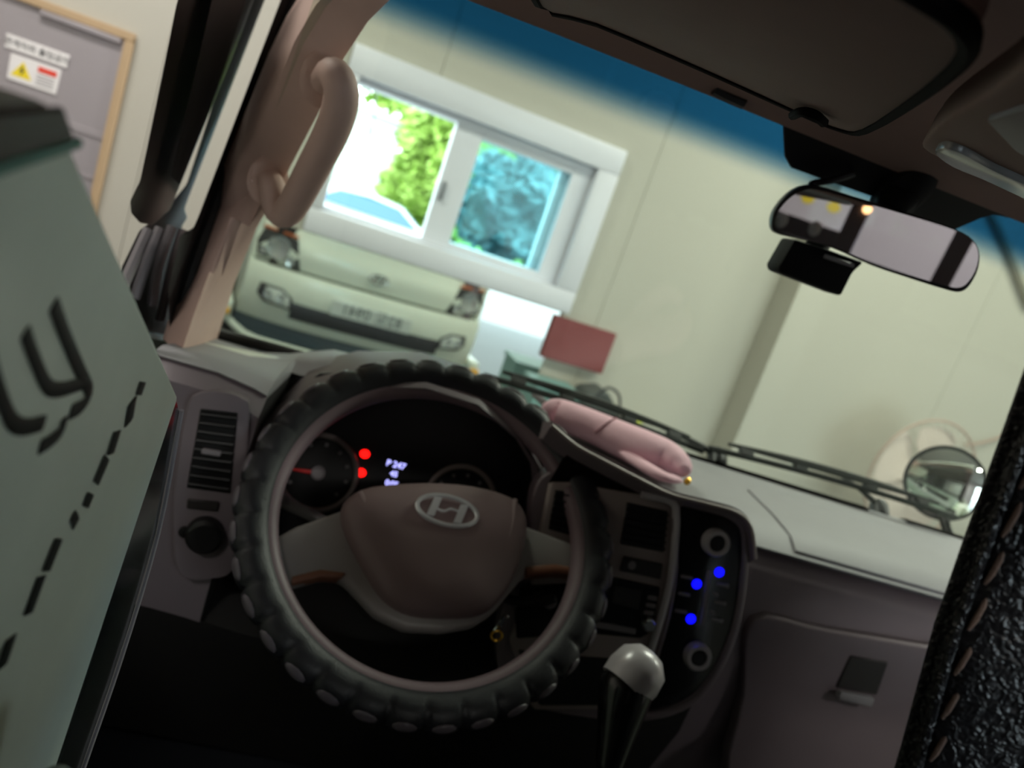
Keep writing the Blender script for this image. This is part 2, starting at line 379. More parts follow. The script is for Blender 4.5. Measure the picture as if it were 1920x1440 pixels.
# work bench with small things, mostly hidden by the dashboard
bn = thing('work_bench', 'narrow wooden bench against the wall under the red board', 'bench', rm(.75, .2, 0))
bm = B(); rbox(bm, .40, 1.15, .03, .36, .84, .87, .004, 1); done(bm, 'bench_top', 'bench', bn)
for a in (.44, 1.08):
    for b_ in (.06, .30):
        bm = B(); rbox(bm, a, a + .04, b_, b_ + .04, -.012, .84); done(bm, 'leg', 'bench', bn, False)
cr = thing('storage_crate', 'pale teal plastic crate on the bench under the red board', 'crate', rm(.57, .18, .87))
bm = B()
rbox(bm, .455, .650, .09, .10, .87, 1.015); rbox(bm, .455, .650, .27, .28, .87, 1.015); rbox(bm, .455, .465, .10, .27, .87, 1.015); rbox(bm, .640, .650, .10, .27, .87, 1.015); rbox(bm, .455, .65, .09, .28, .87, .88)
done(bm, 'crate_body', 'teal_crate', cr, False)
bm = B(); rbox(bm, .447, .658, .082, .288, 1.000, 1.020, .004, 1); done(bm, 'crate_lid', 'teal_crate', cr)
bm = B(); prism(bm, [rm(.67, .08, .87), rm(.92, .08, .87), rm(.90, .08, .95), rm(.78, .08, 1.06), rm(.69, .08, 1.03)], -WN * .16, .02, 3); tb = thing('tool_bag', 'dark grey slumped tool bag beside the teal crate', 'bag', rm(.84, .16, .87))
done(bm, 'bag_body', 'bag_grey', tb)
bm = B(); tube(bm, cat([rm(.73, .25, 1.03), rm(.76, .26, 1.08), rm(.82, .26, 1.06), rm(.86, .25, .97)], 5), .006, 8); done(bm, 'carry_strap', 'ink', tb)
bm = B(); lathe(bm, rm(.99, .15, .928), -WN, [(.02, -.02), (.045, -.02), (.045, .02), (.02, .02), (.02, -.02)], 24); done(bm, 'tape_roll', 'yellow_tape', label='small yellow tape roll standing beside the grey tool bag', cat='tape')

for o_ in (bn, cr, tb): o_.location.z += .012
# electric fan by the wall
FB = .30; fc = px(1712, 893, pl=wpl(FB)); fa = fc.dot(WA)
fn = thing('electric_fan', 'pale pink electric fan with a round wire guard by the wall, right side', 'fan', rm(fa, FB, 0))
fr_ = .30; fo = -WN
bm = B(); tube(bm, [fc + fo * .05 + (WA * math.cos(t) + V((0, 0, 1)) * math.sin(t)) * fr_ for t in [2 * math.pi * k / 48 for k in range(48)]], .006, 8, True); done(bm, 'guard_rim', 'fan_guard', fn)
bm = B()
for k in range(40):
    t = 2 * math.pi * k / 40; d = WA * math.cos(t) + V((0, 0, 1)) * math.sin(t)
    tube(bm, [fc + fo * .05 + d * fr_, fc + fo * .095 + d * fr_ * .75, fc + fo * .115 + d * .05], .0016, 4)
done(bm, 'front_guard', 'fan_pink', fn, kind='stuff')
bm = B()
for k in range(40):
    t = 2 * math.pi * k / 40; d = WA * math.cos(t) + V((0, 0, 1)) * math.sin(t)
    tube(bm, [fc + fo * .05 + d * fr_, fc - fo * .01 + d * fr_ * .8, fc - fo * .04 + d * .07], .0016, 4)
done(bm, 'rear_guard', 'fan_pink', fn, kind='stuff')
for k in range(5):
    t0 = 2 * math.pi * k / 5 + .3; bm = B(); secs = []
    for i in range(7):
        r_ = .035 + (.265 - .035) * i / 6; wd = .30 + .32 * math.sin(i / 6 * 2.4)
        s_ = []
        for j in range(6):
            t = t0 + (j / 5 - .5) * 2 * wd; d = WA * math.cos(t) + V((0, 0, 1)) * math.sin(t)
            s_.append(fc + fo * (.03 + .03 * (j / 5 - .5)) + d * r_)
        secs.append(s_ + [p - fo * .003 for p in s_[::-1]])
    loft(bm, secs); done(bm, 'blade', 'fan_pink', fn)
bm = B(); lathe(bm, fc, fo, [(0, .07), (.03, .068), (.04, .055), (.04, .01), (.03, 0)], 20); done(bm, 'hub', 'fan_guard', fn)
bm = B(); lathe(bm, fc, fo, [(.05, -.03), (.065, -.05), (.065, -.13), (.04, -.16), (0, -.165)], 20); done(bm, 'motor', 'fan_pink', fn)
pb = fc - fo * .09
bm = B(); tube(bm, [pb - V((0, 0, .05)), V((pb.x, pb.y, .05))], .016, 12); done(bm, 'pole', 'fan_pink', fn)
bm = B(); lathe(bm, V((pb.x, pb.y, 0)), (0, 0, 1), [(.2, 0), (.2, .02), (.17, .035), (.04, .055), (0, .056)], 32); done(bm, 'base', 'fan_pink', fn)
bm = B(); tube(bm, cat([px(1810, 835, pl=wpl(.04)), px(1850, 828, pl=wpl(.02)), px(1920, 805, pl=wpl(.012)), px(1990, 780, pl=wpl(.012))], 6), .007, 8)
done(bm, 'wall_cable', 'fan_guard', label='thin grey cable running along the wall behind the fan', cat='cable')

bm = B(); tube(bm, [px(1855, 385, pl=wpl(.03)), px(1890, 460, pl=wpl(.03)), px(1935, 580, pl=wpl(.03))], .016, 8)
done(bm, 'wall_conduit', 'wall_joint', label='slanting cream conduit on the wall at the far right', cat='conduit')
# ceiling lamps
def ceiling_lamp(a, b, label):
    t = thing('ceiling_lamp', label, 'lamp', rm(a, b, ZC - .10), group='ceiling lamps of the garage')
    bm = B(); rbox(bm, a - .65, a + .65, b - .12, b + .12, ZC - .05, ZC, .01, 1); done(bm, 'housing', 'ceil', t)
    for s in (-.06, .06):
        bm = B(); tube(bm, [rm(a - .6, b + s, ZC - .075), rm(a + .6, b + s, ZC - .075)], .014, 10); done(bm, 'fluorescent_tube', 'light_tube', t)
    ld = bpy.data.lights.new('lamp_light', 'AREA'); ld.shape = 'RECTANGLE'; ld.size = 1.2; ld.size_y = .2; ld.energy = LAMP_W; ld.color = (1, .97, .90)
    lo = bpy.data.objects.new('lamp_light', ld); COL.objects.link(lo); lo.parent = t; lo.location = (0, 0, -.02); lo.rotation_euler = (0, 0, PSI)
    ORG[lo.name] = ORG[t.name]
for a, b, lb in ((-1.6, 1.2, 'twin tube ceiling lamp front left in the garage'), (1.6, 1.2, 'twin tube ceiling lamp front right in the garage'), (3.4, 1.6, 'twin tube ceiling lamp by the right wall, front'), (-1.6, 4.6, 'twin tube ceiling lamp middle left in the garage'),
                 (1.6, 4.6, 'twin tube ceiling lamp middle right in the garage'), (-.2, 6.8, 'twin tube ceiling lamp near the back wall of the garage')):
    ceiling_lamp(a, b, lb)

# ------------------------------------------------------------------ outdoors
bm = B(); rbox(bm, -30, 40, -60, -.15, -.45, -.33); done(bm, 'ground_outside', 'asphalt', smooth=False, kind='structure')
bm = B(); rbox(bm, -30, 30, BB + .2, 40, -.2, -.1); done(bm, 'forecourt', 'asphalt', smooth=False, kind='structure')
bm = B(); rbox(bm, -12, 20, -45, -16.5, -.33, -.27); done(bm, 'lawn', 'grass', smooth=False, kind='structure')
bd = thing('white_building', 'pale white building wall outside the open half of the window', 'building', rm(-2.5, -16, -.1))
bl = px(742, 300, pl=wpl(-22)).dot(WA)
bm = B(); rbox(bm, bl - 9, bl, -28, -22, -.33, 3.1); done(bm, 'building_wall', 'building', bd, False)
bm = B(); rbox(bm, bl - 9.15, bl + .15, -28.1, -21.85, 3.1, 3.24); done(bm, 'roof_edge', 'building', bd, False)
for k in range(3):
    bm = B(); rbox(bm, bl - 8 + k * 2, bl - 7 + k * 2, -22.0, -21.98, .5, 1.3); done(bm, 'window', 'car_glass', bd, False)
def make_tree(name, label, a, b, h, r_, n, mat, ls, seed, zb=.8):
    rnd = random.Random(seed); t = thing(name, label, 'tree', rm(a, b, -.05), group='trees outside the window')
    bm = B(); tube(bm, [rm(a, b, -.1), rm(a + .05, b, h * .4), rm(a - .05, b, h * .75)], [.16, .11, .05], 8)
    for k in range(5): 
        q = rnd.uniform(0, 6.28); tube(bm, [rm(a, b, h * (.3 + .08 * k)), rm(a + math.cos(q) * r_ * .6, b + math.sin(q) * r_ * .6, h * (.5 + .09 * k))], [.05, .015], 6)
    done(bm, 'trunk', 'bark', t)
    bm = B()
    for k in range(n):
        while True:
            p = V((rnd.uniform(-1, 1), rnd.uniform(-1, 1), rnd.uniform(-1, 1)))
            if .25 < p.length < 1: break
        p *= .75 + .25 * math.sin(p.x * 5 + seed) * math.cos(p.z * 6 + p.y * 4)
        c = rm(a + p.x * r_, b + p.y * r_, zb + (h - zb) * (.5 + .5 * p.z)); u = V((rnd.gauss(0, 1), rnd.gauss(0, 1), rnd.gauss(0, .6))).normalized(); v = u.orthogonal().normalized(); s = ls * rnd.uniform(.6, 1.3)
        bm.faces.new([bm.verts.new(q) for q in (c - u * s, c + v * s * .5, c + u * s, c - v * s * .5)])
    done(bm, 'foliage', mat, t, False, kind='stuff')
ta = px(812, 330, pl=wpl(-19)).dot(WA)
make_tree('leafy_tree', 'bright green tree in the open half of the window', ta, -19, 4.4, 1.5, 9000, 'leaf', .19, 3, -.2)
make_tree('pale_tree', 'pale green tree top over the white building outside', px(730, 215, pl=wpl(-34)).dot(WA), -34, 8.6, 2.6, 2600, 'leaf', .32, 5, 3.5)
make_tree('shade_tree', 'dark green tree behind the tinted window pane', px(975, 375, pl=wpl(-14)).dot(WA), -14, 3.2, 1.5, 9000, 'leaf_dark', .2, 8, .4)
make_tree('light_tree', 'light green tree at the left edge of the tinted pane', px(885, 330, pl=wpl(-18)).dot(WA), -18, 5.2, 1.6, 5000, 'leaf', .17, 11, .0)
make_tree('far_tree', 'light green tree at the right edge of the tinted pane', px(1035, 350, pl=wpl(-20)).dot(WA), -20, 5.6, 2.0, 5000, 'leaf', .19, 15, .0)
def make_car(name, label, a, b, L, mat, d=1):
    t = thing(name, label, 'car', rm(a, b, -.33)); g = -.33
    side = [(0, .32), (.03, .62), (.10, .74), (.62, .80), (1.15, .93), (1.75, 1.33), (2.5, 1.40), (3.2, 1.34), (3.85, .98), (4.3, .92), (4.36, .6), (4.32, .32)]
    f = L / 4.36
    def P(s, z, w): return rm(a - d * s * f, b + w, g + z * f)
    bm = B(); loft(bm, [[P(s, z, w * (1 if z < .95 else .86)) for s, z in side] for w in (-.86, -.80, .80, .86)]); 
    for v in bm.verts: pass
    body = done(bm, 'body', mat, t, True, 30)
    for w in (-.875, .875):
        win = [(1.30, .95), (1.82, 1.28), (2.5, 1.33), (3.12, 1.28), (3.6, .98)]
        bm = B(); prism(bm, [P(s, z, w * (1.0 if z < 1.0 else .89)) for s, z in win], WN * (.015 if w > 0 else -.015)); done(bm, 'side_window', 'car_glass', t, False)
        for s in (.82, 3.5):
            bm = B(); lathe(bm, P(s, .31, w * .95), -WN * (1 if w > 0 else -1), [(0, .02), (.18, .02), (.2, .03), (.31, .03), (.31, -.15), (0, -.15)], 24); done(bm, 'wheel', 'tyre', t)
    bm = B(); prism(bm, [P(1.17, .96, -.68), P(1.17, .96, .68), P(1.73, 1.33, .66), P(1.73, 1.33, -.66)], (WA * d * .012 + V((0, 0, .012)))); done(bm, 'front_glass', 'car_glass', t, False)
    for w in (-.6, .6):
        bm = B(); obox(bm, P(.09, .66, w), WA * .06, WN * .16, V((0, 0, .06)), .02); done(bm, 'headlamp', 'lamp_lens', t)
    bm = B(); obox(bm, P(1.35, 1.0, .98), WA * .06, WN * .09, V((0, 0, .06)), .02); done(bm, 'door_mirror', mat, t)
make_car('white_car', 'white car parked outside the open half of the window', 3.25, -14.9, 4.36, 'car_white')
make_car('blue_car', 'blue car parked behind the tinted window pane', 2.45, -9.6, 5.3, 'car_blue', -1)
bm = B(); lc = px(668, 247, pl=wpl(-.25)); tube(bm, cat([lc + (WA * math.cos(t) * .055 + V((0, 0, 1)) * math.sin(t) * .055) for t in [k * .6 for k in range(10)]] + [lc + WA * .05 + V((0, 0, .1)), lc + WA * -.1 + V((0, 0, .70))], 4), .003, 6)
done(bm, 'wire_loop', 'pvc_dark', label='thin wire loop hanging outside the open window half', cat='wire')

# ================================================================== THE TRUCK
# ---- outside front, seen in the wall mirror
TF = thing('truck_body', 'white truck body, its nose with headlamps and number plate seen in the wall mirror', 'truck', (0, 0, .33))
def fy(x, base=.03): return base - .16 * (abs(x) / .8) ** 3.2        # plan curve of the nose
def fsheet(bm, rows, xs, t=.03):      # rows of (z, y offset); curved sheet with thickness
    secs = []
    for x in xs:
        f = [V((x * (1 if len(r_) < 3 else r_[2]), fy(x) + r_[1], r_[0])) for r_ in rows]
        secs.append(f + [p + V((0, -t, 0)) for p in f[::-1]])
    loft(bm, secs)
XS = [-.80 + 1.6 * k / 24 for k in range(25)]
bm = B(); fsheet(bm, [(.868, .0), (.95, .012), (1.03, .0), (1.045, -.012), (1.12, -.02), (1.25, -.06), (1.325, -.10), (1.335, -.14)], XS); done(bm, 'front_panel', 'truck_white', TF)
bm = B(); fsheet(bm, [(.50, .015), (.53, .04), (.70, .055), (.80, .05), (.845, .03), (.852, .0)], XS); bp_ = done(bm, 'bumper', 'truck_white', TF)
bm = B(); fsheet(bm, [(.565, .050), (.58, .058), (.655, .060), (.67, .054)], [-.50 + k / 16 for k in range(17)], .02); done(bm, 'air_slot', 'bumper_dark', bp_)
bm = B(); fsheet(bm, [(.38, -.03), (.50, -.01)], XS, .03); done(bm, 'lower_valance', 'valance', TF)
bm = B(); fsheet(bm, [(.50, -.035), (1.25, -.095)], XS, .01); done(bm, 'nose_backing', 'bumper_dark', TF)
bm = B(); tube(bm, [(x * 1.08, fy(x, .05) - .02, .365 + .09 * max(0, (abs(x) - .62) / .18) ** 1.5) for x in XS], .024, 10); done(bm, 'lower_lip', 'truck_white', TF)
for s in (-1, 1):
    hp = [(.50, .865), (.555, 1.045), (.76, 1.055), (.785, .97), (.765, .885)]
    bm = B(); prism(bm, [V((s * x, fy(x) + .012, z)) for x, z in hp], (0, -.05, 0), .006, 2); hl = done(bm, 'headlamp', 'lamp_dark', TF)
    bm = B(); lathe(bm, (s * .655, fy(.655) + .012, .965), (s * .25, 1, 0), [(.075, 0), (.07, .012), (.04, .004), (0, .002)], 24); done(bm, 'lens', 'lamp_lens', hl)
    bm = B(); lathe(bm, (s * .575, fy(.575) + .012, .905), (0, 1, 0), [(.032, 0), (.03, .01), (0, .003)], 20); done(bm, 'lens', 'lamp_lens', hl)
    bm = B(); lathe(bm, (s * .735, fy(.735) + .012, .925), (s * .3, 1, 0), [(.025, 0), (.023, .01), (0, .003)], 20); done(bm, 'lens', 'lamp_lens', hl)
    bm = B(); prism(bm, [V((s * x, fy(x) + .016, z)) for x, z in ((.557, 1.054), (.562, 1.070), (.762, 1.076), (.765, 1.060))], (0, -.04, 0), .003, 1); done(bm, 'indicator', 'orange', hl)
    fp = [(.49, .615), (.505, .69), (.575, .735), (.705, .735), (.715, .665), (.665, .625)]
    bm = B(); prism(bm, [V((s * x, fy(x) + .068, z)) for x, z in fp], (0, -.05, 0), .006, 2); fg = done(bm, 'fog_lamp', 'bumper_dark', TF)
    bm = B(); prism(bm, [V((s * (.605 + (x - .605) * .8), fy(x) + .074, .675 + (z - .675) * .76)) for x, z in fp], (0, -.03, 0), .005, 2); done(bm, 'reflector', 'plate', fg)
    for q in (.57, .655):
        bm = B(); lathe(bm, (s * q, fy(q) + .076, .68), (s * .1, 1, 0), [(.026, 0), (.024, .008), (0, .003)], 18); done(bm, 'lens', 'lamp_lens', fg)
    # cab side: wheel arch dark, door skin white
    bm = B(); prism(bm, [(s * .80, -.12, 1.33), (s * .80, -.12, .52), (s * .80, -.9, .52), (s * .80, -1.6, .52), (s * .80, -1.6, 1.33)], (-s * .03, 0, 0), .006, 1); done(bm, 'door_skin', 'truck_white', TF)
    bm = B(); box(bm, s * .86 - .04, s * .86 + .04, -.5, -.08, .42, .56, .02, 3); sk = done(bm, 'step_corner', 'truck_white', TF)
    bm = B(); box(bm, s * .87 - .035, s * .87 + .035, -.10, -.066, .47, .51, .005, 2); done(bm, 'side_marker', 'amber', sk)
    bm = B(); lathe(bm, (s * .72, -.75, .34), (s, 0, 0), [(0, .08), (.2, .08), (.22, .1), (.33, .1), (.34, .05), (.34, -.12), (0, -.12)], 32); done(bm, 'wheel', 'tyre', TF)
bm = B(); box(bm, -.27, .27, fy(.1) + .052, fy(.1) + .062, .665, .765, .003, 1); npl = done(bm, 'number_plate', 'plate', TF)
text('plate_lettering', '82\ub3c4 0941', 'ink_plate', npl, (0, fy(.1) + .063, .715), (-1, 0, 0), (0, 0, 1), .098, .0005)
bm = B(); tube(bm, [(-.015 + math.cos(t) * .062, fy(0) + .014, .958 + math.sin(t) * .031) for t in [2 * math.pi * k / 32 for k in range(32)]], .006, 8, True); em = done(bm, 'emblem_ring', 'chrome', TF)
bm = B()
for a_, b_ in (((-.052, -.02), (-.03, .026)), ((.0, -.026), (.022, .022)), ((-.042, -.004), (.012, .006))): tube(bm, [(a_[0] + .0, fy(0) + .014, .958 + a_[1]), (b_[0], fy(0) + .014, .958 + b_[1])], .006, 6)
done(bm, 'emblem_letter', 'chrome', em)
for s in (-1, 1):
    bm = B(); box(bm, s * .775 - .025, s * .775 + .025, -1.68, -1.12, 1.28, 1.87, .01, 2); done(bm, 'light_block_pillar', 'dash_dark', TF)  # unseen side panels added to cut the light inside the cab
bm = B(); box(bm, -.78, .78, -1.9, -.12, .70, .76); done(bm, 'cab_floor', 'bumper_dark', TF, False)
bm = B(); box(bm, -.80, .80, -4.6, -1.95, .78, .86, .01, 1); box(bm, -.80, -.76, -4.6, -1.95, .86, 1.15); box(bm, .76, .80, -4.6, -1.95, .86, 1.15); done(bm, 'cargo_bed', 'bumper_dark', TF, False)
bm = B()
box(bm, -.79, .79, -1.68, -1.64, .74, 1.28); box(bm, -.79, -.64, -1.68, -1.64, 1.28, 1.80); box(bm, .64, .79, -1.68, -1.64, 1.28, 1.80); box(bm, -.64, .64, -1.68, -1.64, 1.74, 1.80)
box(bm, -.17, -.13, -1.68, -1.64, 1.28, 1.74); box(bm, .05, .09, -1.68, -1.64, 1.28, 1.74); box(bm, -.64, -.17, -1.68, -1.63, 1.28, 1.655)
rw = done(bm, 'rear_wall', 'dash_dark', TF, False)
for x, z in ((-.222, 1.645), (-.300, 1.637)):
    bm = B(); lathe(bm, (x, -1.63, z), (0, 1, 0), [(.014, 0), (.014, .008), (.009, .014), (0, .016)], 16, 1, 1.3); done(bm, 'screw_cap', 'paper', rw)
bm = B(); lathe(bm, (-.136, -1.64, 1.722), (0, 1, 0), [(.010, 0), (.009, .005), (0, .009)], 14); done(bm, 'reflection_dot', 'warm_reflection', rw)  # added glowing dot imitating a light reflected in the rear-view mirror
bm = B(); box(bm, -.64, .64, -1.665, -1.66, 1.28, 1.74); done(bm, 'rear_glass', 'clear_glass', TF, False)
bm = B(); box(bm, -.79, .79, -1.68, -.50, 1.865, 1.905, .015, 2); done(bm, 'roof_skin', 'truck_white', TF)

# ---- windscreen
WSN = V((0, .43, .40)).normalized(); WSP = (WSN, WSN.dot(V((0, -.10, 1.36))))
def wsz(x, z, o=0.): # point on the screen plane
    y = (WSP[1] - WSN.z * z) / WSN.y
    return V((x, y, z)) + WSN * o
bm = B(); prism(bm, [wsz(-.70, 1.29), wsz(.72, 1.29), wsz(.66, 1.80), wsz(-.58, 1.80)], WSN * .005); done(bm, 'windscreen', 'windscreen_glass', smooth=False, label='tinted windscreen with a blue shade band along its top', cat='windscreen')
cp = thing('sensor_cover', 'black printed patch with mirror bracket at the top of the windscreen', 'cover', wsz(0, 1.74, -.004))
WSI = (-WSN, -WSP[1])
bm = B(); slab(bm, [(1466, 205), (1470, 290), (1482, 312), (1545, 335), (1640, 368), (1700, 402), (1790, 428), (1835, 408), (1860, 400), (1960, 420), (1960, 380), (1700, 280)], WSI, .003, .003, .0012, 1); done(bm, 'patch', 'black_plastic', cp)
# windscreen bottom seal
bm = B(); tube(bm, [wsz(-.70 + .71 * k / 5, 1.325 + .012 * math.sin(k / 10 * 3.1), -.008) for k in range(11)], .012, 8, flat=.7); done(bm, 'windscreen_seal', 'rubber', label='black rubber strip along the foot of the windscreen', cat='seal')

# ---- wipers
def wiper(name, label, pa, pb_, hinge):
    t = thing(name, label, 'wiper', px(*hinge, pl=WSP) + WSN * .01, group='windscreen wipers')
    a = px(*pa, pl=WSP); b = px(*pb_, pl=WSP); N = 14
    bl_ = [a.lerp(b, k / N) + WSN * (.012 + .006 * math.sin(math.pi * k / N)) for k in range(N + 1)]
    bm = B(); tube(bm, bl_, .005, 6); done(bm, 'blade', 'rubber', t)
    bm = B(); tube(bm, [p + WSN * .012 + V((0, 0, .004)) for p in bl_[1:-1]], [.003 + .004 * math.sin(math.pi * k / (N - 2)) for k in range(N - 1)], 6); done(bm, 'bracket', 'black_plastic', t)
    for k in (2, 5, 9, 12):
        bm = B(); obox(bm, bl_[k] + WSN * .008, (b - a).normalized() * .012, WSN * .009, WSN.cross((b - a).normalized()) * .006, .002, 1); done(bm, 'clip', 'black_plastic', t)
    h = px(*hinge, pl=WSP) + WSN * .02; m = a.lerp(b, .5) + WSN * .034
    bm = B(); tube(bm, cat([h, h.lerp(m, .4) + V((0, .01, .004)), m], 5), [.010 - .0006 * k for k in range(11)], 8, flat=.6); done(bm, 'arm', 'black_plastic', t)
    bm = B(); lathe(bm, h - WSN * .03, WSN, [(.016, 0), (.016, .03), (.012, .038), (0, .04)], 16); done(bm, 'pivot', 'black_plastic', t)
wiper('windscreen_wiper', 'black wiper left of the pink pouch, lying on the lower windscreen', (905, 716), (1318, 858), (1345, 872))
wiper('windscreen_wiper', 'black wiper in front of the passenger side, ending at the round mirror', (1330, 852), (1795, 982), (1650, 968))

# ---- A pillar trim on the driver's side with its grab handle
AP = thing('pillar_trim', 'grey-brown pillar trim with grab handle left of the windscreen', 'pillar', px(380, 655, x=-.655))
Redge = [(830, -150), (790, -90), (760, -40), (735, -5), (690, 40), (645, 108), (595, 215), (535, 330), (480, 430), (440, 530), (412, 620), (404, 668)]
Ledge = [(672, -165), (645, -100), (620, -45), (600, 0), (577, 50), (545, 125), (505, 225), (465, 320), (430, 405), (393, 510), (360, 600), (338, 668)]
secs = []
for (ru, rv), (lu, lv) in zip(Redge, Ledge):
    R_ = px(ru, rv, pl=(WSN, WSP[1] - .012)); L_ = px(lu, lv, x=-.655)
    M1 = px(ru * .70 + lu * .30, rv * .70 + lv * .30, x=0.5 * (R_.x + L_.x) + .004) if False else None
    mid = (R_ + L_) * .5; tocam = (CAM - mid).normalized()
    a = R_.lerp(L_, .25) + tocam * .016; b = R_.lerp(L_, .55) + tocam * .020; c = R_.lerp(L_, .82) + tocam * .012
    o_ = V((-.035, .05, 0))
    secs.append([R_, a, b, c, L_, L_ + o_, mid + V((-.06, .06, 0)), R_ + V((-.05, .02, 0))])
bm = B(); loft(bm, secs); done(bm, 'pillar_cover', 'trim', AP, True, 60)
def towards(p, d): return p + (CAM - p).normalized() * d
hpix = [((608, 152), .012), ((622, 138), .030), ((634, 150), .050), ((640, 185), .058), ((625, 240), .058), ((590, 310), .058), ((552, 380), .058), ((532, 400), .055), ((519, 388), .045), ((512, 355), .030), ((505, 336), .010)]
hp3 = [towards(px(u, v, pl=(WSN, WSP[1] - .012)), d) for (u, v), d in hpix]
cc = cat(hp3, 5); nC = len(cc)
bm = B(); tube(bm, cc, [.0135 + .0035 * math.sin(math.pi * k / (nC - 1)) for k in range(nC)], 14); gh = done(bm, 'grab_handle', 'trim', AP, True, 80)
for (u, v), lst in (((606, 148), 0), ((502, 338), 1)):
    p = towards(px(u, v, pl=(WSN, WSP[1] - .012)), .006); bm = B(); lathe(bm, p, CAM - p, [(.022, -.01), (.022, .002), (.017, .006), (0, .006)], 20, 1, 1.25); done(bm, 'handle_base', 'trim', gh)

# ---- driver's door: black window frame, white jamb, rubber seals
DD = thing('driver_door', 'black front edge of the driver door with rain deflector and rubber seals', 'door', px(300, 640, x=-.72))
XP = (V((1, 0, 0)), -.715)
bm = B(); slab(bm, [(378, -160), (330, 10), (296, 180), (262, 340), (243, 378), (246, 402), (262, 420), (285, 424), (318, 395), (345, 330), (430, 120), (535, -160)], XP, .02, 0, .006, 2, True); done(bm, 'rain_deflector', 'visor_black', DD)
bm = B(); slab(bm, [(425, -160), (355, 150), (312, 330), (330, 345), (400, 170), (505, -160)], (V((1, 0, 0)), -.708), .01, .004, .003, 2, True); done(bm, 'deflector_rib', 'rubber', DD)
bm = B(); slab(bm, [(515, -160), (350, 345), (300, 405), (262, 430), (180, 600), (250, 760), (345, 700), (350, 640), (345, 450), (340, 425), (352, 408), (345, 392), (558, -160)], (V((1, 0, 0)), -.735), .03, 0, .004, 2, True); done(bm, 'window_frame', 'black_plastic', DD)
for q in ([(278, 432), (247, 500), (215, 570)], [(300, 428), (272, 500), (252, 560)], [(322, 425), (296, 500), (285, 570)], [(343, 430), (322, 500), (300, 600)]):
    bm = B(); tube(bm, cat([px(u, v, x=-.722) for u, v in q], 4), .006, 8); done(bm, 'frame_highlight', 'button_grey', DD)  # lighter grey tubes imitate highlight stripes on the black frame
SL = thing('door_seal', 'black ribbed rubber seal along the pillar beside the bright gap', 'seal', px(345, 650, x=-.68))
bm = B(); slab(bm, [(587, -160), (372, 405), (362, 428), (338, 440), (315, 540), (318, 660), (345, 700), (375, 620), (445, 420), (682, -160)], (V((1, 0, 0)), -.685), .02, 0, .004, 2, True); done(bm, 'seal_base', 'rubber', SL)
for o_ in (0, 34):
    bm = B(); tube(bm, cat([px(u + o_, v, x=-.68) for u, v in ((614, -160), (520, 90), (455, 250), (398, 400), (352, 530), (330, 640))], 5), .008, 8); done(bm, 'seal_bead', 'rubber', SL)

# ---- headliner, sun visor, overhead console
HLN = V((0, .16, -1)).normalized(); HP0 = V((0, -.50, 1.786)); HLP = (HLN, HLN.dot(HP0))      # underside, facing down
HL = thing('headliner', 'brown-grey padded headliner above the windscreen', 'headliner', (0, -1.0, 1.80))
bm = B(); secs = []
for k in range(13):
    x = -.78 + 1.56 * k / 12; cz = -.018 * (x / .75) ** 4; fyv = -.497 + (-.02) * (abs(x + .15) / .6) ** 2 * .4
    pr = [(fyv, 1.788 + cz), (fyv - .004, 1.783 + cz), (fyv - .015, 1.786 + cz), (-.62, 1.805 + cz), (-.80, 1.826 + cz), (-1.1, 1.84 + cz), (-1.64, 1.83 + cz)]
    secs.append([V((x, y, z)) for y, z in pr] + [V((x, y, z + .03)) for y, z in pr[::-1]])
loft(bm, secs); done(bm, 'headliner_panel', 'headliner', HL, True, 50)
VP = plane((0, .118, -.993), (0, -.52, 1.771))
vis = [(1000, -100), (1010, 10), (1120, 45), (1330, 135), (1500, 212), (1580, 244), (1625, 245), (1700, 200), (1760, 156), (1800, 118), (1812, 85), (1790, 50), (1730, 10), (1640, -40), (1500, -120), (1200, -200)]
SV = thing('sun_visor', 'brown-grey sun visor folded up above the driver', 'sun visor', px(1400, 120, pl=VP))
bm = B(); slab(bm, cpx(vis, 3), VP, .016, .0, .006, 3); done(bm, 'visor_panel', 'headliner', SV, True, 60)
bm = B(); tube(bm, [px(u, v, pl=VP) - VP[0] * .002 for u, v in cpx(vis, 3)], .004, 6, True); done(bm, 'visor_gap_shade', 'gap_black', SV)  # near-black tube stands in for the shaded gap around the visor
bm = B(); c_ = [px(u, v, pl=VP) + VP[0] * .004 for u, v in ((1492, 205), (1510, 198), (1535, 205), (1550, 218))]; tube(bm, cat(c_, 4), .0032, 8); done(bm, 'visor_clip', 'gap_black', SV)
bm = B(); tube(bm, cat([px(u, v, y=-.515) for u, v in ((1340, 166), (1365, 180), (1395, 193))], 4), .006, 8); done(bm, 'visor_hook', 'black_plastic', SV)
OC = thing('overhead_console', 'overhead map lamp console at the top right', 'console', px(1850, 240, pl=VP))
OP = plane((0, .118, -.993), (0, -.52, 1.768))
con = [(1738, 285), (1735, 262), (1765, 232), (1850, 180), (1960, 110), (2100, 120), (2150, 330), (1990, 400), (1860, 340)]
bm = B(); slab(bm, cpx(con, 4), OP, .02, 0, .006, 3); done(bm, 'console_body', 'headliner', OC, True, 60)
bm = B(); slab(bm, cpx([(1758, 275), (1775, 264), (1810, 275), (1860, 303), (1930, 335), (1990, 365), (1985, 385), (1920, 358), (1850, 325), (1790, 300)], 3), OP, .008, .004, .0015, 2); done(bm, 'lamp_lens', 'lamp_clear', OC)
bm = B(); slab(bm, [(1855, 215), (1960, 180), (2040, 240), (1960, 300), (1905, 270)], OP, .006, .003, .002, 2); done(bm, 'lamp_switch', 'dash_dark', OC)

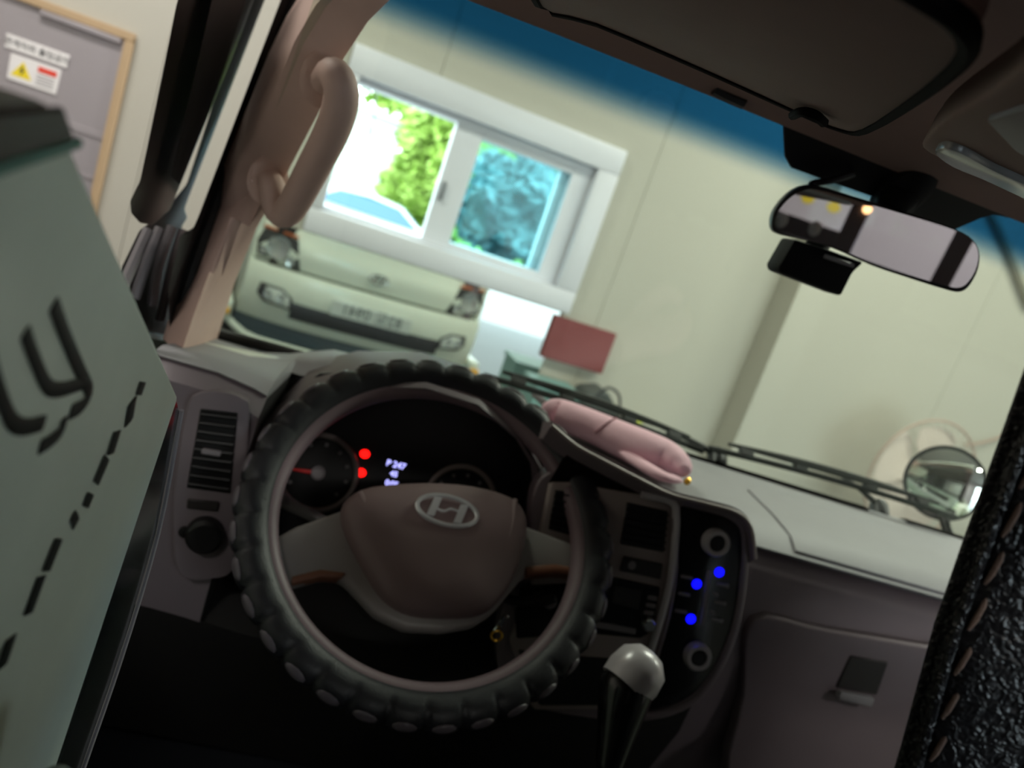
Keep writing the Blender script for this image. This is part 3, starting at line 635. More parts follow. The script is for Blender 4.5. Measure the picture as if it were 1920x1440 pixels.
# ---- rear-view mirror and dash camera
RN = V((-.30, -.95, -.080)).normalized(); RP = plane(RN, (-.02, -.52, 1.718))
RV = thing('rear_view_mirror', 'black rear-view mirror hanging from the windscreen top', 'mirror', px(1640, 440, pl=RP))
mo = [(1449, 424), (1453, 400), (1472, 374), (1498, 355), (1530, 351), (1600, 371), (1690, 398), (1770, 423), (1815, 443), (1834, 468), (1833, 500), (1818, 530), (1800, 543), (1772, 539), (1700, 517), (1640, 497), (1560, 463), (1490, 446), (1458, 438)]
mo = [(p.x, p.y) for p in cat([(u, v, 0) for u, v in mo], 3, True)]
mc = (1642, 448)
bm = B(); slab(bm, [(mc[0] + (u - mc[0]) * 1.012, mc[1] + (v - mc[1]) * 1.045) for u, v in mo], RP, .022, 0, .004, 2); done(bm, 'mirror_housing', 'black_plastic', RV)
bm = B(); slab(bm, [(mc[0] + (u - mc[0]) * .988, mc[1] + (v - mc[1]) * .955) for u, v in mo], RP, .003, .0015); done(bm, 'mirror_glass', 'rear_mirror', RV, False)
bm = B(); c0 = px(1670, 405, pl=RP) - RP[0] * .02; c1 = px(1690, 352, pl=WSI) + WSI[0] * .006
tube(bm, [c0, c0.lerp(c1, .3) + V((0, 0, .004)), c1], [.013, .017, .021], 12); done(bm, 'mirror_stalk', 'camera_black', RV)
bm = B(); lathe(bm, c1, WSI[0], [(.028, -.006), (.028, .008), (.018, .016), (0, .018)], 20, .8, 1.4); done(bm, 'mirror_mount', 'camera_black', RV)
DC = thing('dash_camera', 'small black dash camera hanging below the rear-view mirror', 'camera', px(1540, 520, y=-.46))
DP = plane((-.05, -1, 0), (-.08, -.46, 1.67))
bm = B(); slab(bm, [(1490, 448), (1560, 470), (1622, 492), (1600, 512), (1578, 556), (1462, 512), (1460, 500)], DP, .035, 0, .004, 2); done(bm, 'camera_body', 'camera_black', DC)
bm = B(); slab(bm, [(1546, 476), (1602, 495), (1600, 502), (1543, 484)], DP, .003, .002, .001, 1); done(bm, 'camera_strip', 'button_grey', DC)
bm = B(); a = px(1540, 470, pl=DP) - DP[0] * .018; b = px(1560, 430, pl=WSI); tube(bm, [a, b], .012, 10); done(bm, 'camera_mount', 'black_plastic', DC)
bm = B(); tube(bm, cat([px(1528, 352, pl=RP) - RP[0] * .02, px(1533, 343, pl=RP) - RP[0] * .025, px(1560, 325, pl=WSI) + WSI[0] * .01, px(1600, 318, pl=WSI) + WSI[0] * .006], 6), .0035, 8); done(bm, 'camera_cable', 'black_plastic', DC)

# ---- dashboard
D = thing('dashboard', 'grey and charcoal dashboard across the cab under the windscreen', 'dashboard', (0, -.25, .80))
prof = [(-.07, 1.335), (-.10, 1.356), (-.20, 1.357), (-.30, 1.355), (-.355, 1.350), (-.385, 1.335), (-.402, 1.310), (-.408, 1.272), (-.418, 1.262), (-.43, 1.20), (-.425, 1.08), (-.38, .95), (-.30, .82)]
prof_l = [(-.07, 1.30), (-.10, 1.318), (-.20, 1.335), (-.30, 1.352), (-.355, 1.362), (-.390, 1.360), (-.412, 1.345), (-.418, 1.27), (-.42, 1.23), (-.425, 1.17), (-.41, 1.08), (-.36, .95), (-.30, .82)]
def dprof(x):
    t = min(1, max(0, (x + .60) / .12)); t = t * t * (3 - 2 * t)
    P_ = [V((x, a[0] * (1 - t) + b[0] * t, a[1] * (1 - t) + b[1] * t)) for a, b in zip(prof_l, prof)]
    if -.541 < x < -.165:      # well behind the wheel for the instruments
        for q in P_:
            if q.y < -.22 and q.z > 1.14: q.y = -.22; q.z = min(q.z, 1.335)
    return P_
bm = B(); xs = [-.685, -.67, -.64, -.60, -.56, -.545, -.540, -.50, -.46, -.40, -.30, -.2, -.170, -.160, -.1, 0, .06, .12, .25, .4, .55, .68, .70]; secs = []
for i, x in enumerate(xs):
    p = dprof(x)
    if i in (0, len(xs) - 1):
        p = [q.lerp(V((x, -.24, 1.2)), .12) for q in p]
    secs.append(p + [V((x, -.05, .82)), V((x, -.04, 1.25))])
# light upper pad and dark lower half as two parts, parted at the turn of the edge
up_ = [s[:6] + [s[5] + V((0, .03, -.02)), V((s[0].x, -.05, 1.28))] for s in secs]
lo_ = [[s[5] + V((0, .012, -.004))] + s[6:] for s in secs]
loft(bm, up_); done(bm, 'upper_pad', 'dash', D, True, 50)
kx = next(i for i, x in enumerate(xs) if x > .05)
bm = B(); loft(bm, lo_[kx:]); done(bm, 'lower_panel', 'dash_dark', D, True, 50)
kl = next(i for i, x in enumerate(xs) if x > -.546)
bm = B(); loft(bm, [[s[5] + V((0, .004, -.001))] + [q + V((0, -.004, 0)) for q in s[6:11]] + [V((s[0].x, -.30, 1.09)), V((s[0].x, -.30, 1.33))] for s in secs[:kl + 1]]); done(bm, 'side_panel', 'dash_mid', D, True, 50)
bm = B(); loft(bm, lo_[:kx + 1]); done(bm, 'knee_panel', 'knee_shade_black', D, True, 50)  # near-black colour puts the deep shade below the wheel into this part
# passenger lid panel on the pad
def padz(y):
    for (y0, z0), (y1, z1) in zip(prof, prof[1:]):
        if y1 <= y <= y0: return z0 + (z1 - z0) * (y - y0) / (y1 - y0)
    return prof[0][1]
bm = B(); pts = [px(u, v, z=1.358) for u, v in ((1402, 918), (1490, 938), (1580, 962), (1690, 1000), (1800, 1045))]
lid = []
for p in pts:
    row = [V((p.x, p.y + (-.378 - p.y) * k / 8, 0)) for k in range(9)]
    for q in row: q.z = padz(q.y) + .0028
    lid.append(row + [q + V((0, 0, -.012)) for q in row[::-1]])
loft(bm, lid); done(bm, 'airbag_lid', 'dash', D, True, 60)
bm = B(); loft(bm, [[V((x, -.080, 1.350)), V((x, -.100, 1.3595)), V((x, -.112, 1.3595)), V((x, -.112, 1.350))] for x in (.08, .2, .3, .42)]); done(bm, 'defroster_slot', 'gap_black', D, False)
bm = B(); loft(bm, [[V((x, -.080, 1.350)), V((x, -.100, 1.3595)), V((x, -.112, 1.3595)), V((x, -.112, 1.350))] for x in (.50, .58, .66)]); done(bm, 'defroster_slot', 'gap_black', D, False)
# glove box
bm = B(); GP = plane((0, -1, .12), (0, -.432, 1.22))
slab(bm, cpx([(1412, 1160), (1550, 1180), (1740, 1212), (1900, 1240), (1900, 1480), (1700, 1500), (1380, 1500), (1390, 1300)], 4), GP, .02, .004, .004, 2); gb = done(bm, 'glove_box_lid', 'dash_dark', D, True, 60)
bm = B(); slab(bm, [(1590, 1225), (1662, 1238), (1640, 1300), (1562, 1285)], GP, .004, .006, .002, 1); done(bm, 'latch_recess', 'glove_handle', gb)
bm = B(); slab(bm, [(1562, 1284), (1626, 1296), (1620, 1314), (1556, 1298)], GP, .010, .018, .003, 2); done(bm, 'latch_handle', 'dash', gb)
# instrument cluster in its hood
CY = -.285
CLP = plane((0, -1, .22), (0, CY, 1.28))
hood_o = [(440, 985), (450, 885), (487, 806), (560, 742), (660, 716), (800, 718), (900, 750), (980, 818), (1030, 905), (1035, 985)]
bm = B(); ho = [px(u, v, y=-.36) for u, v in hood_o]; secs = []
cen = px(745, 960, y=-.36)
for t, dy in ((0, 0), (.06, -.012), (.10, 0)):
    pass
outer0 = [p for p in ho]; outer1 = [p.lerp(cen, -.05) + V((0, .22, -.02)) for p in ho]
inner0 = [p.lerp(cen, .05) + V((0, .004, 0)) for p in ho]; inner1 = [p.lerp(cen, .07) + V((0, .12, 0)) for p in ho]
lip = [p.lerp(cen, .025) + V((0, -.008, 0)) for p in ho]
loft(bm, [outer1, outer0, lip, inner0, inner1], closed=False, caps=False); 
R2 = done(bm, 'cluster_hood', 'dash_mid', D, True, 60)
bm = B(); slab(bm, [(430, 1040), (440, 860), (500, 770), (600, 700), (800, 690), (930, 740), (1010, 830), (1040, 960), (1030, 1040), (760, 1100)], CLP, .02); cl = done(bm, 'cluster_face', 'dial_black', D, False)
def dial(u, v, R_px, nm, tick0, tick1, n):
    c = px(u, v, pl=CLP) + CLP[0] * .004; e = px(u + R_px, v, pl=CLP) + CLP[0] * .004; r_ = (e - c).length; a, b, nn = frame_of(CLP[0])
    bm = B(); tube(bm, [c + (a * math.cos(t) + b * math.sin(t)) * r_ for t in [2 * math.pi * k / 48 for k in range(48)]], .0035, 8, True); g = done(bm, nm, 'silver_trim', D)
    bm = B(); lathe(bm, c - CLP[0] * .003, CLP[0], [(r_, 0), (0, .0005)], 40); done(bm, 'dial_plate', 'dial_black', g)
    bm = B()
    for k in range(n):
        t = math.radians(tick0 + (tick1 - tick0) * k / (n - 1)); d = a * math.cos(t) + b * math.sin(t)
        obox(bm, c + d * r_ * .76, d * r_ * .05, d.cross(CLP[0]) * .0022, CLP[0] * .0004)
    done(bm, 'dial_marks', 'dial_mark', g, False)
    return g, c, r_, a, b
g, c, r_, a, b = dial(597, 885, 72, 'gauge_ring', 215, -35, 9)
bm = B(); t = math.radians(187); d = a * math.cos(t) + b * math.sin(t); tube(bm, [c + CLP[0] * .004, c + CLP[0] * .003 + d * r_ * .85], [.003, .001], 6); done(bm, 'needle', 'needle_red', g)
bm = B(); lathe(bm, c, CLP[0], [(.009, 0), (.009, .006), (.006, .009), (0, .009)], 20); done(bm, 'needle_cap', 'ring_silver', g)
g, c, r_, a, b = dial(862, 938, 64, 'gauge_ring', 215, -35, 9)
bm = B(); lathe(bm, c, CLP[0], [(.009, 0), (.009, .006), (.006, .009), (0, .009)], 20); done(bm, 'needle_cap', 'ring_silver', g)
for u, v in ((684, 851), (677, 886)):
    bm = B(); lathe(bm, px(u, v, pl=CLP) + CLP[0] * .001, CLP[0], [(.0055, 0), (.005, .001), (0, .001)], 16, 1.15, 1); done(bm, 'warning_light', 'red_led', cl)
lo0 = px(738, 890, pl=CLP); ex = (px(766, 897, pl=CLP) - lo0); ey = px(745, 860, pl=CLP) - lo0
bm = B(); obox(bm, lo0 + CLP[0] * .0008, ex, ey, CLP[0] * .0006); done(bm, 'display', 'dial_black', cl, False)
ux_ = ex.normalized()
for s_, dv, sz in (('P 247', .62, .0095), ('45', .05, .0085), ('0:05', -.55, .0085)):
    text('display_lettering', s_, 'lcd', cl, lo0 + ey * dv + CLP[0] * .002, ux_, ey, sz * 1.15, .0002, bold=.0003)

# left vent pod
LVP = plane((.12, -1, .10), (-.585, -.428, 1.28))
bm = B(); slab(bm, cpx([(352, 760), (372, 738), (415, 735), (455, 748), (468, 775), (455, 935), (440, 1060), (400, 1085), (335, 1075), (325, 960), (335, 850)], 4), LVP, .03, 0, .004, 2); lv = done(bm, 'vent_pod', 'dash_mid', D, True, 60)
bm = B(); slab(bm, [(376, 766), (446, 774), (432, 926), (350, 915)], LVP, .01, .001, .001, 1); done(bm, 'vent_well', 'dial_black', lv)
for k in range(9):
    f = (k + .5) / 9; u0, v0 = 378 - 26 * f, 768 + 146 * f; u1, v1 = 444 - 14 * f, 776 + 149 * f
    a_, b_ = px(u0, v0, pl=LVP) + LVP[0] * .002, px(u1, v1, pl=LVP) + LVP[0] * .002
    bm = B(); obox(bm, (a_ + b_) / 2, (b_ - a_) * .5, V((0, -.004, .002)), V((0, .0006, .0012)), .0004, 1); done(bm, 'vent_slat', 'black_plastic', lv)
bm = B(); c = px(398, 845, pl=LVP) + LVP[0] * .006; obox(bm, c, px(416, 848, pl=LVP) - px(398, 845, pl=LVP), V((0, -.003, 0)), V((0, 0, .003)), .001, 1); done(bm, 'vent_tab', 'button_grey', lv)
bm = B(); c = px(385, 1000, pl=LVP); lathe(bm, c, LVP[0], [(.02, 0), (.019, .012), (.015, .016), (0, .016)], 24); done(bm, 'mirror_knob', 'black_plastic', lv)
bm = B(); c = px(346, 996, pl=LVP); lathe(bm, c, LVP[0], [(.006, 0), (.006, .004), (0, .005)], 14); done(bm, 'small_button', 'black_plastic', lv)
bm = B(); slab(bm, [(352, 935), (412, 940), (408, 958), (350, 952)], LVP, .004, .003, .001, 1); done(bm, 'switch_strip', 'glove_handle', lv)

# centre stack
SP = plane((-.10, -1, .20), (-.05, -.436, 1.28))
ST = thing('centre_stack', 'black and silver centre console with vents, radio and climate knobs', 'console', px(1150, 1300, pl=SP))
bm = B(); slab(bm, cpx([(1000, 930), (1040, 885), (1150, 905), (1255, 940), (1330, 945), (1385, 975), (1398, 1020), (1392, 1120), (1372, 1200), (1330, 1280), (1250, 1350), (1100, 1350), (950, 1300), (940, 1150), (990, 1040)], 4), SP, .05, -.004, .006, 3); done(bm, 'stack_body', 'dash_dark', ST, True, 60)
bm = B(); slab(bm, [(1030, 902), (1070, 902), (1155, 918), (1245, 932), (1262, 945), (1266, 975), (1254, 1085), (1245, 1120), (1222, 1200), (1200, 1290), (1175, 1330), (1000, 1330), (955, 1200), (1000, 1080), (1010, 1000)], SP, .02, .004, .004, 2); done(bm, 'silver_bezel', 'silver_trim', ST, True, 60)
for q in ([(1038, 915), (1080, 922), (1072, 1005), (1025, 992)], [(1172, 938), (1252, 956), (1244, 1036), (1160, 1020)]):
    bm = B(); slab(bm, q, SP, .01, .005, .002, 1); vw = done(bm, 'vent_well', 'dial_black', ST)
    for k in range(6):
        f = (k + .6) / 6.3; a_ = px(q[0][0] + (q[3][0] - q[0][0]) * f + 2, q[0][1] + (q[3][1] - q[0][1]) * f, pl=SP) + SP[0] * .006; b_ = px(q[1][0] + (q[2][0] - q[1][0]) * f - 2, q[1][1] + (q[2][1] - q[1][1]) * f, pl=SP) + SP[0] * .006
        bm = B(); obox(bm, (a_ + b_) / 2, (b_ - a_) / 2, V((0, -.003, .001)), V((0, .0004, .0009))); done(bm, 'vent_slat', 'black_plastic', vw, False)
bm = B(); slab(bm, [(1168, 1040), (1240, 1055), (1236, 1084), (1160, 1068)], SP, .006, .007, .001, 1); cs = done(bm, 'switch_panel', 'glove_handle', ST)
bm = B(); lathe(bm, px(1181, 1056, pl=SP) + SP[0] * .007, SP[0], [(.005, 0), (.005, .003), (0, .003)], 12); done(bm, 'switch_button', 'button_grey', cs)
bm = B(); slab(bm, [(978, 1095), (1060, 1092), (1150, 1080), (1236, 1098), (1222, 1180), (1200, 1195), (1100, 1185), (968, 1195), (965, 1140)], SP, .01, .006, .002, 1); rd = done(bm, 'radio', 'stack_black', ST)
bm = B(); slab(bm, [(1150, 1095), (1200, 1104), (1194, 1138), (1144, 1128)], SP, .003, .0075, .0005, 1); done(bm, 'radio_display', 'glove_handle', rd)
for u, v in ((1028, 1122), (1212, 1165)):
    bm = B(); lathe(bm, px(u, v, pl=SP) + SP[0] * .006, SP[0], [(.009, 0), (.008, .008), (.006, .01), (0, .01)], 20); done(bm, 'radio_knob', 'chrome' if u > 1100 else 'button_grey', rd)
for k in range(3):
    bm = B(); u, v = 1212 - k * 3, 1112 + k * 14; slab(bm, [(u, v), (u + 18, v + 3), (u + 16, v + 11), (u - 2, v + 8)], SP, .003, .0085, .0008, 1); done(bm, 'radio_button', 'button_grey', rd)
bm = B(); slab(bm, [(1040, 1150), (1140, 1165), (1190, 1175), (1188, 1185), (1135, 1176), (1038, 1160)], SP, .003, .0085, .0008, 1); done(bm, 'tape_slot', 'button_grey', rd)
bm = B(); slab(bm, [(970, 1215), (1090, 1228), (1200, 1235), (1170, 1320), (1010, 1320)], SP, .006, .006, .002, 1); done(bm, 'lower_tray', 'dial_black', ST)
clm = [(1270, 948), (1330, 956), (1372, 976), (1386, 1005), (1382, 1100), (1366, 1180), (1335, 1250), (1295, 1300), (1235, 1325), (1200, 1320), (1225, 1240), (1250, 1150), (1264, 1060)]
bm = B(); slab(bm, cpx(clm, 3), SP, .01, .006, .002, 2); cm = done(bm, 'climate_panel', 'stack_black', ST)
bm = B(); tube(bm, [px(u, v, pl=SP) + SP[0] * .006 for u, v in cpx([(1268, 942), (1332, 950), (1378, 972), (1393, 1005), (1388, 1100), (1372, 1182), (1340, 1256), (1298, 1308), (1235, 1335), (1195, 1325), (1222, 1240), (1248, 1150), (1262, 1060)], 3)], .0045, 8, True); done(bm, 'panel_rim', 'dash_dark', ST)
bm = B(); tube(bm, cat([px(u, v, pl=SP) + SP[0] * .008 for u, v in ((1200, 925), (1255, 938), (1264, 965), (1262, 1010), (1254, 1080), (1240, 1140), (1222, 1200), (1200, 1270))], 5), .0045, 8); done(bm, 'bright_edge', 'ring_silver', ST)
for u, v in ((1336, 1013), (1302, 1224)):
    c = px(u, v, pl=SP) + SP[0] * .006
    bm = B(); lathe(bm, c, SP[0], [(.0165, 0), (.0165, .008), (.0145, .0125), (.010, .012), (.010, .006)], 28); kb = done(bm, 'climate_knob', 'ring_silver', cm)
    bm = B(); lathe(bm, c, SP[0], [(.0098, .004), (.0098, .009), (.008, .0105), (0, .0105)], 24); done(bm, 'knob_face', 'black_plastic', kb)
for u, v in ((1345, 1070), (1303, 1092), (1292, 1157)):
    bm = B(); lathe(bm, px(u, v, pl=SP) + SP[0] * .0065, SP[0], [(.0058, 0), (.0052, .0012), (0, .0014)], 16); done(bm, 'indicator_light', 'blue_led', cm)
bm = B(); slab(bm, [(1322, 1066), (1330, 1066), (1318, 1168), (1308, 1168)], SP, .004, .0085, .0012, 1); done(bm, 'divider_bar', 'button_grey', cm)
for q in ((1285, 1078), (1280, 1110), (1274, 1142), (1352, 1093), (1347, 1126), (1341, 1158), (1338, 1110), (1333, 1144)):
    bm = B(); u, v = q; wq = 11 if v not in (1110, 1144) or u == 1280 else 5; slab(bm, [(u - wq, v - 4), (u + wq, v), (u + wq - 1, v + 6), (u - wq - 1, v + 2)], SP, .003, .0075, .0008, 1); done(bm, 'climate_button', 'button_grey', cm)
for q in ((1359, 1095), (1354, 1128), (1348, 1160)):
    bm = B(); lathe(bm, px(*q, pl=SP) + SP[0] * .0075, SP[0], [(.0028, 0), (.0024, .0012), (0, .0014)], 12); done(bm, 'button_symbol', 'dial_mark', cm)
# brow over the stack and the tray lip on the dash top
bm = B(); brow = [(1030, 795), (1075, 832), (1130, 862), (1190, 893), (1250, 922), (1320, 940), (1372, 956), (1397, 985), (1404, 1040)]
secs = []
bl2 = [(p.x, p.y) for p in cat([(u, v, 0) for u, v in brow], 4)]
for k, (u, v) in enumerate(bl2):
    p = px(u, v, pl=SP) + SP[0] * .018; f = min(1, (len(bl2) - 1 - k) / 12); bk = .025 + .045 * f
    secs.append([p, p + V((0, .003, .004)), p + V((0, bk, .002 - .020 * f)), p + V((0, bk, -.04)), p + V((0, .015, -.022)), p + V((0, .005, -.005))])
loft(bm, secs); br_ = done(bm, 'stack_brow', 'dash_dark', ST, True, 60)
bm = B(); tube(bm, cat([px(u, v, pl=SP) + SP[0] * .019 for u, v in brow], 4), .0022, 8); done(bm, 'brow_highlight', 'silver_trim', ST)  # silver tube paints the highlight line along the brow
bm = B(); slab(bm, brow[1:6] + [(1310, 975), (1255, 950), (1150, 918), (1030, 905)], SP, .01, .002, 0); done(bm, 'brow_shadow', 'gap_black', ST, False)  # black sheet paints the shadow under the brow
bm = B(); tr = [px(u, v, z=1.362) for u, v in ((1000, 742), (1040, 775), (1130, 820), (1220, 862), (1262, 884))]
tube(bm, cat([p + V((0, -.004, .004)) for p in tr], 4), .006, 8); done(bm, 'tray_lip', 'dash_dark', D)

# ---- steering wheel
WC = V((-.335, -.470, 1.288)); AL = math.radians(48); WNn = V((0, -math.cos(AL), math.sin(AL))); WX = V((1, 0, 0)); WY = WNn.cross(WX) * -1
if WY.z < 0: WY = -WY
TURN = math.radians(13); WX, WY = WX * math.cos(TURN) + WY * math.sin(TURN), WY * math.cos(TURN) - WX * math.sin(TURN)
WP = (WNn, WNn.dot(WC))
SW = thing('steering_wheel', 'dark steering wheel with a knobbly black cover and chrome emblem', 'steering wheel', WC)
bm = B(); NM, Nm, NB = 340, 20, 34; R0 = .184; rings = []
for i in range(NM):
    t = 2 * math.pi * i / NM; er = WX * math.cos(t) + WY * math.sin(t); ph = (t * NB / (2 * math.pi)) % 1.0
    lump = math.sin(math.pi * ph) ** .4
    ring = []
    for j in range(Nm):
        q = 2 * math.pi * j / Nm; outw = max(0, math.cos(q - .25))
        rr = .0160 + .0054 * lump * outw ** .9
        ring.append(bm.verts.new(WC + er * (R0 + rr * math.cos(q) * 1.05) + WNn * (rr * math.sin(q))))
    rings.append(ring)
for i in range(NM):
    for j in range(Nm): bm.faces.new((rings[i][j], rings[i][(j + 1) % Nm], rings[(i + 1) % NM][(j + 1) % Nm], rings[(i + 1) % NM][j]))
rc = done(bm, 'rim_cover', 'cover', SW, True, 80)
t = math.pi / NB; er = WX * math.cos(t) + WY * math.sin(t); tg = WY * math.cos(t) - WX * math.sin(t); q = .45
nd = er * math.cos(q) + WNn * math.sin(q); cq = WC + er * (R0 + .0200 * math.cos(q) * 1.05) + WNn * (.0200 * math.sin(q)); sd = nd.cross(tg)
bm = B(); bmesh.ops.create_uvsphere(bm, u_segments=10, v_segments=6, radius=1)
for v in bm.verts: v.co = cq + tg * v.co.x * .0125 + sd * v.co.y * .0065 + nd * v.co.z * .0028
gp = done(bm, 'grip_pad', 'grip_grey', rc, True, 80)
from mathutils import Quaternion
for k in range(1, NB):
    c_ = dup(gp, rc); c_.rotation_mode = 'QUATERNION'; c_.rotation_quaternion = Quaternion(WNn, 2 * math.pi * k / NB)
bm = B(); tube(bm, [WC + (WX * math.cos(t) + WY * math.sin(t)) * .172 - WNn * .003 for t in [2 * math.pi * k / 120 for k in range(120)]], .0125, 12, True); done(bm, 'rim_core', 'wheel_vinyl', SW)
HPl = (WNn, WP[1] - .012)
spk = [(505, 1012), (555, 985), (640, 955), (800, 960), (975, 980), (1040, 1005), (1108, 1030), (1108, 1082), (1040, 1074), (985, 1078), (962, 1105), (925, 1150), (890, 1172), (830, 1182), (760, 1178), (705, 1152), (668, 1112), (640, 1085), (600, 1082), (545, 1098), (515, 1090)]
bm = B(); slab(bm, spk, HPl, .022, 0, .006, 3); sp_ = done(bm, 'spoke_plate', 'spoke', SW, True, 60)
for q in ([(545, 1082), (600, 1068), (650, 1074), (640, 1086), (600, 1083), (545, 1097)], [(985, 1062), (1040, 1058), (1095, 1068), (1095, 1082), (1040, 1075), (985, 1080)]):
    bm = B(); slab(bm, q, HPl, .02, .003, .003, 2); done(bm, 'wood_inlay', 'wood', sp_)
pad = [(638, 968), (648, 942), (690, 922), (790, 914), (880, 920), (950, 940), (976, 966), (982, 1000), (972, 1050), (948, 1108), (915, 1146), (880, 1158), (830, 1161), (770, 1156), (728, 1136), (700, 1105), (668, 1050), (645, 1000)]
pc = (815, 1035); bm = B(); rows = []
pd = cpx(pad, 3)
for f, h in ((1.0, -.02), (1.0, .006), (.985, .014), (.93, .021), (.80, .0255), (.55, .029), (.25, .0305)):
    rows.append([px(pc[0] + (u - pc[0]) * f, pc[1] + (v - pc[1]) * f, pl=HPl) + WNn * h for u, v in pd])
loft(bm, rows); done(bm, 'centre_pad', 'pad', SW, True, 60)
for q in ([(668, 938), (690, 985), (730, 1060), (745, 1085)], [(955, 950), (945, 1010), (925, 1060)]):
    bm = B(); tube(bm, cat([px(u, v, pl=HPl) + WNn * .0205 for u, v in q], 5), [.003 + .003 * math.sin(math.pi * k / (5 * (len(q) - 1))) for k in range(5 * (len(q) - 1) + 1)], 8); done(bm, 'pad_ridge', 'pad', SW)
ec = px(825, 978, pl=HPl) + WNn * .031; eX = (px(879, 986, pl=HPl) - px(825, 978, pl=HPl)); eY = (px(821, 951, pl=HPl) - px(825, 978, pl=HPl))
bm = B(); tube(bm, [ec + eX * math.cos(t) + eY * math.sin(t) for t in [2 * math.pi * k / 40 for k in range(40)]], .0024, 8, True); em = done(bm, 'emblem_ring', 'bright_chrome', SW)
bm = B()
for p0, p1 in (((-.62, -.55), (-.25, .80)), ((.25, -.80), (.62, .55))):
    prism(bm, [ec + eX * (p0[0] - .13) + eY * p0[1], ec + eX * (p0[0] + .13) + eY * p0[1], ec + eX * (p1[0] + .13) + eY * p1[1], ec + eX * (p1[0] - .13) + eY * p1[1]], WNn * .002, .0006, 1)
tube(bm, cat([ec + eX * a_ + eY * b_ + WNn * .001 for a_, b_ in ((-.35, -.02), (-.12, -.10), (.12, .12), (.36, .04))], 4), .0014, 6); done(bm, 'emblem_letter', 'bright_chrome', em)
# column, stalk and key
ST_C = thing('steering_column', 'dark steering column shroud behind the wheel', 'column', WC - WNn * .2)
bm = B(); tube(bm, [WC - WNn * .03, WC - WNn * .10, WC - WNn * .18, WC - WNn * .34], [.04, .055, .062, .06], 20); done(bm, 'shroud', 'glove_handle', ST_C)
bm = B(); p0 = WC - WNn * .09 - V((.04, 0, 0)); tube(bm, cat([p0, px(560, 955, y=-.385), px(515, 922, y=-.395)], 5), [.006, .006, .006, .006, .007, .007, .008, .008, .009, .009, .007], 10); done(bm, 'indicator_stalk', 'button_grey', ST_C)
bm = B(); p0 = WC - WNn * .09 + V((.04, 0, 0)); tube(bm, cat([p0, px(960, 1125, y=-.45), px(1040, 1118, y=-.455)], 5), [.006] * 8 + [.008, .009, .007], 10); done(bm, 'wiper_stalk', 'black_plastic', ST_C)
KY = thing('ignition_key', 'small metal key hanging in the ignition under the wheel', 'key', px(932, 1195, r=.88))
bm = B(); kc = px(938, 1170, r=.88); obox(bm, kc, V((.003, 0, 0)), V((0, .002, 0)), V((.003, 0, .012)), .001, 1); done(bm, 'key_bow', 'chrome', KY)
bm = B(); kc2 = px(931, 1192, r=.88); tube(bm, [kc2 + (V((1, 0, 0)) * math.cos(t) + V((0, 0, 1)) * math.sin(t)) * .006 for t in [2 * math.pi * k / 20 for k in range(20)]], .0013, 6, True); done(bm, 'key_ring', 'gold', KY)

# ---- gear lever
GL = thing('gear_lever', 'gear lever with a glossy silver-topped black knob beside the wheel', 'gear lever', px(1120, 1560, r=.85))
k0 = px(1174, 1288, r=.80); ax = (k0 - px(1150, 1400, r=.80)).normalized()
bm = B(); lathe(bm, k0, ax, [(.010, -.085), (.013, -.07), (.020, -.035), (.0262, -.006), (.0255, .004), (.021, .013), (.010, .018), (0, .019)], 28); kn = done(bm, 'knob', 'black_gloss', GL, True, 80)
kv = (CAM - k0).normalized(); cpz = k0 + V((.006, 0, .006)) + ax * .014
bm = B(); lathe(bm, k0 + ax * .003, (ax + V((.50, -.10, 0))).normalized(), [(.0262, -.004), (.0278, .010), (.0250, .026), (.0145, .0365), (0, .040)], 40); done(bm, 'knob_cap', 'ring_silver', kn, True, 80)
bm = B(); tube(bm, [k0 - ax * .07, px(1140, 1440, r=.83), px(1118, 1570, r=.86)], [.008, .0075, .008], 12); done(bm, 'shaft', 'ring_silver', GL)

# ---- pink pouch on the dash
PP = thing('pink_pouch', 'pink cloth pouch lying on the dashboard below the windscreen', 'pouch', px(1160, 850, z=1.366))
path = [(1034, 772, .012), (1042, 772, .024), (1075, 786, .028), (1120, 804, .029), (1160, 822, .031), (1205, 842, .033), (1245, 858, .031), (1272, 874, .022), (1284, 884, .008)]
bm = B(); cpt = [px(u, v, z=1.382) for u, v, _ in path]; tube(bm, cat(cpt, 4), [p.x for p in cat([(q[2], 0, 0) for q in path], 4)], 16, flat=.8); done(bm, 'pouch_body', 'pink', PP, True, 80)
bm = B(); cpt2 = [px(u, v, z=1.372) for u, v in ((1150, 832), (1190, 862), (1240, 892), (1275, 900))]; tube(bm, cat(cpt2, 4), [.008, .011, .012, .013, .014, .014, .014, .014, .013, .012, .011, .009, .006], 10, flat=.5); done(bm, 'pouch_flap', 'pink', PP, True, 80)
bm = B(); p_ = cpt[3].lerp(cpt[4], .2); dd = (cpt[4] - cpt[3]).normalized(); u_ = V((0, 0, 1)); s_ = dd.cross(u_).normalized()
tube(bm, [p_ + dd * .012 * math.sin(t) + (s_ * math.cos(t) * .030 + u_ * math.sin(t) * .0245) for t in [k * .25 for k in range(13)]], .0012, 6); done(bm, 'pouch_seam', 'pink_dark', PP)
bm = B(); lathe(bm, px(1289, 902, z=1.372), (0, -.5, 1), [(.004, -.004), (.005, 0), (.003, .004), (0, .0045)], 14); done(bm, 'zip_pull', 'gold', PP)

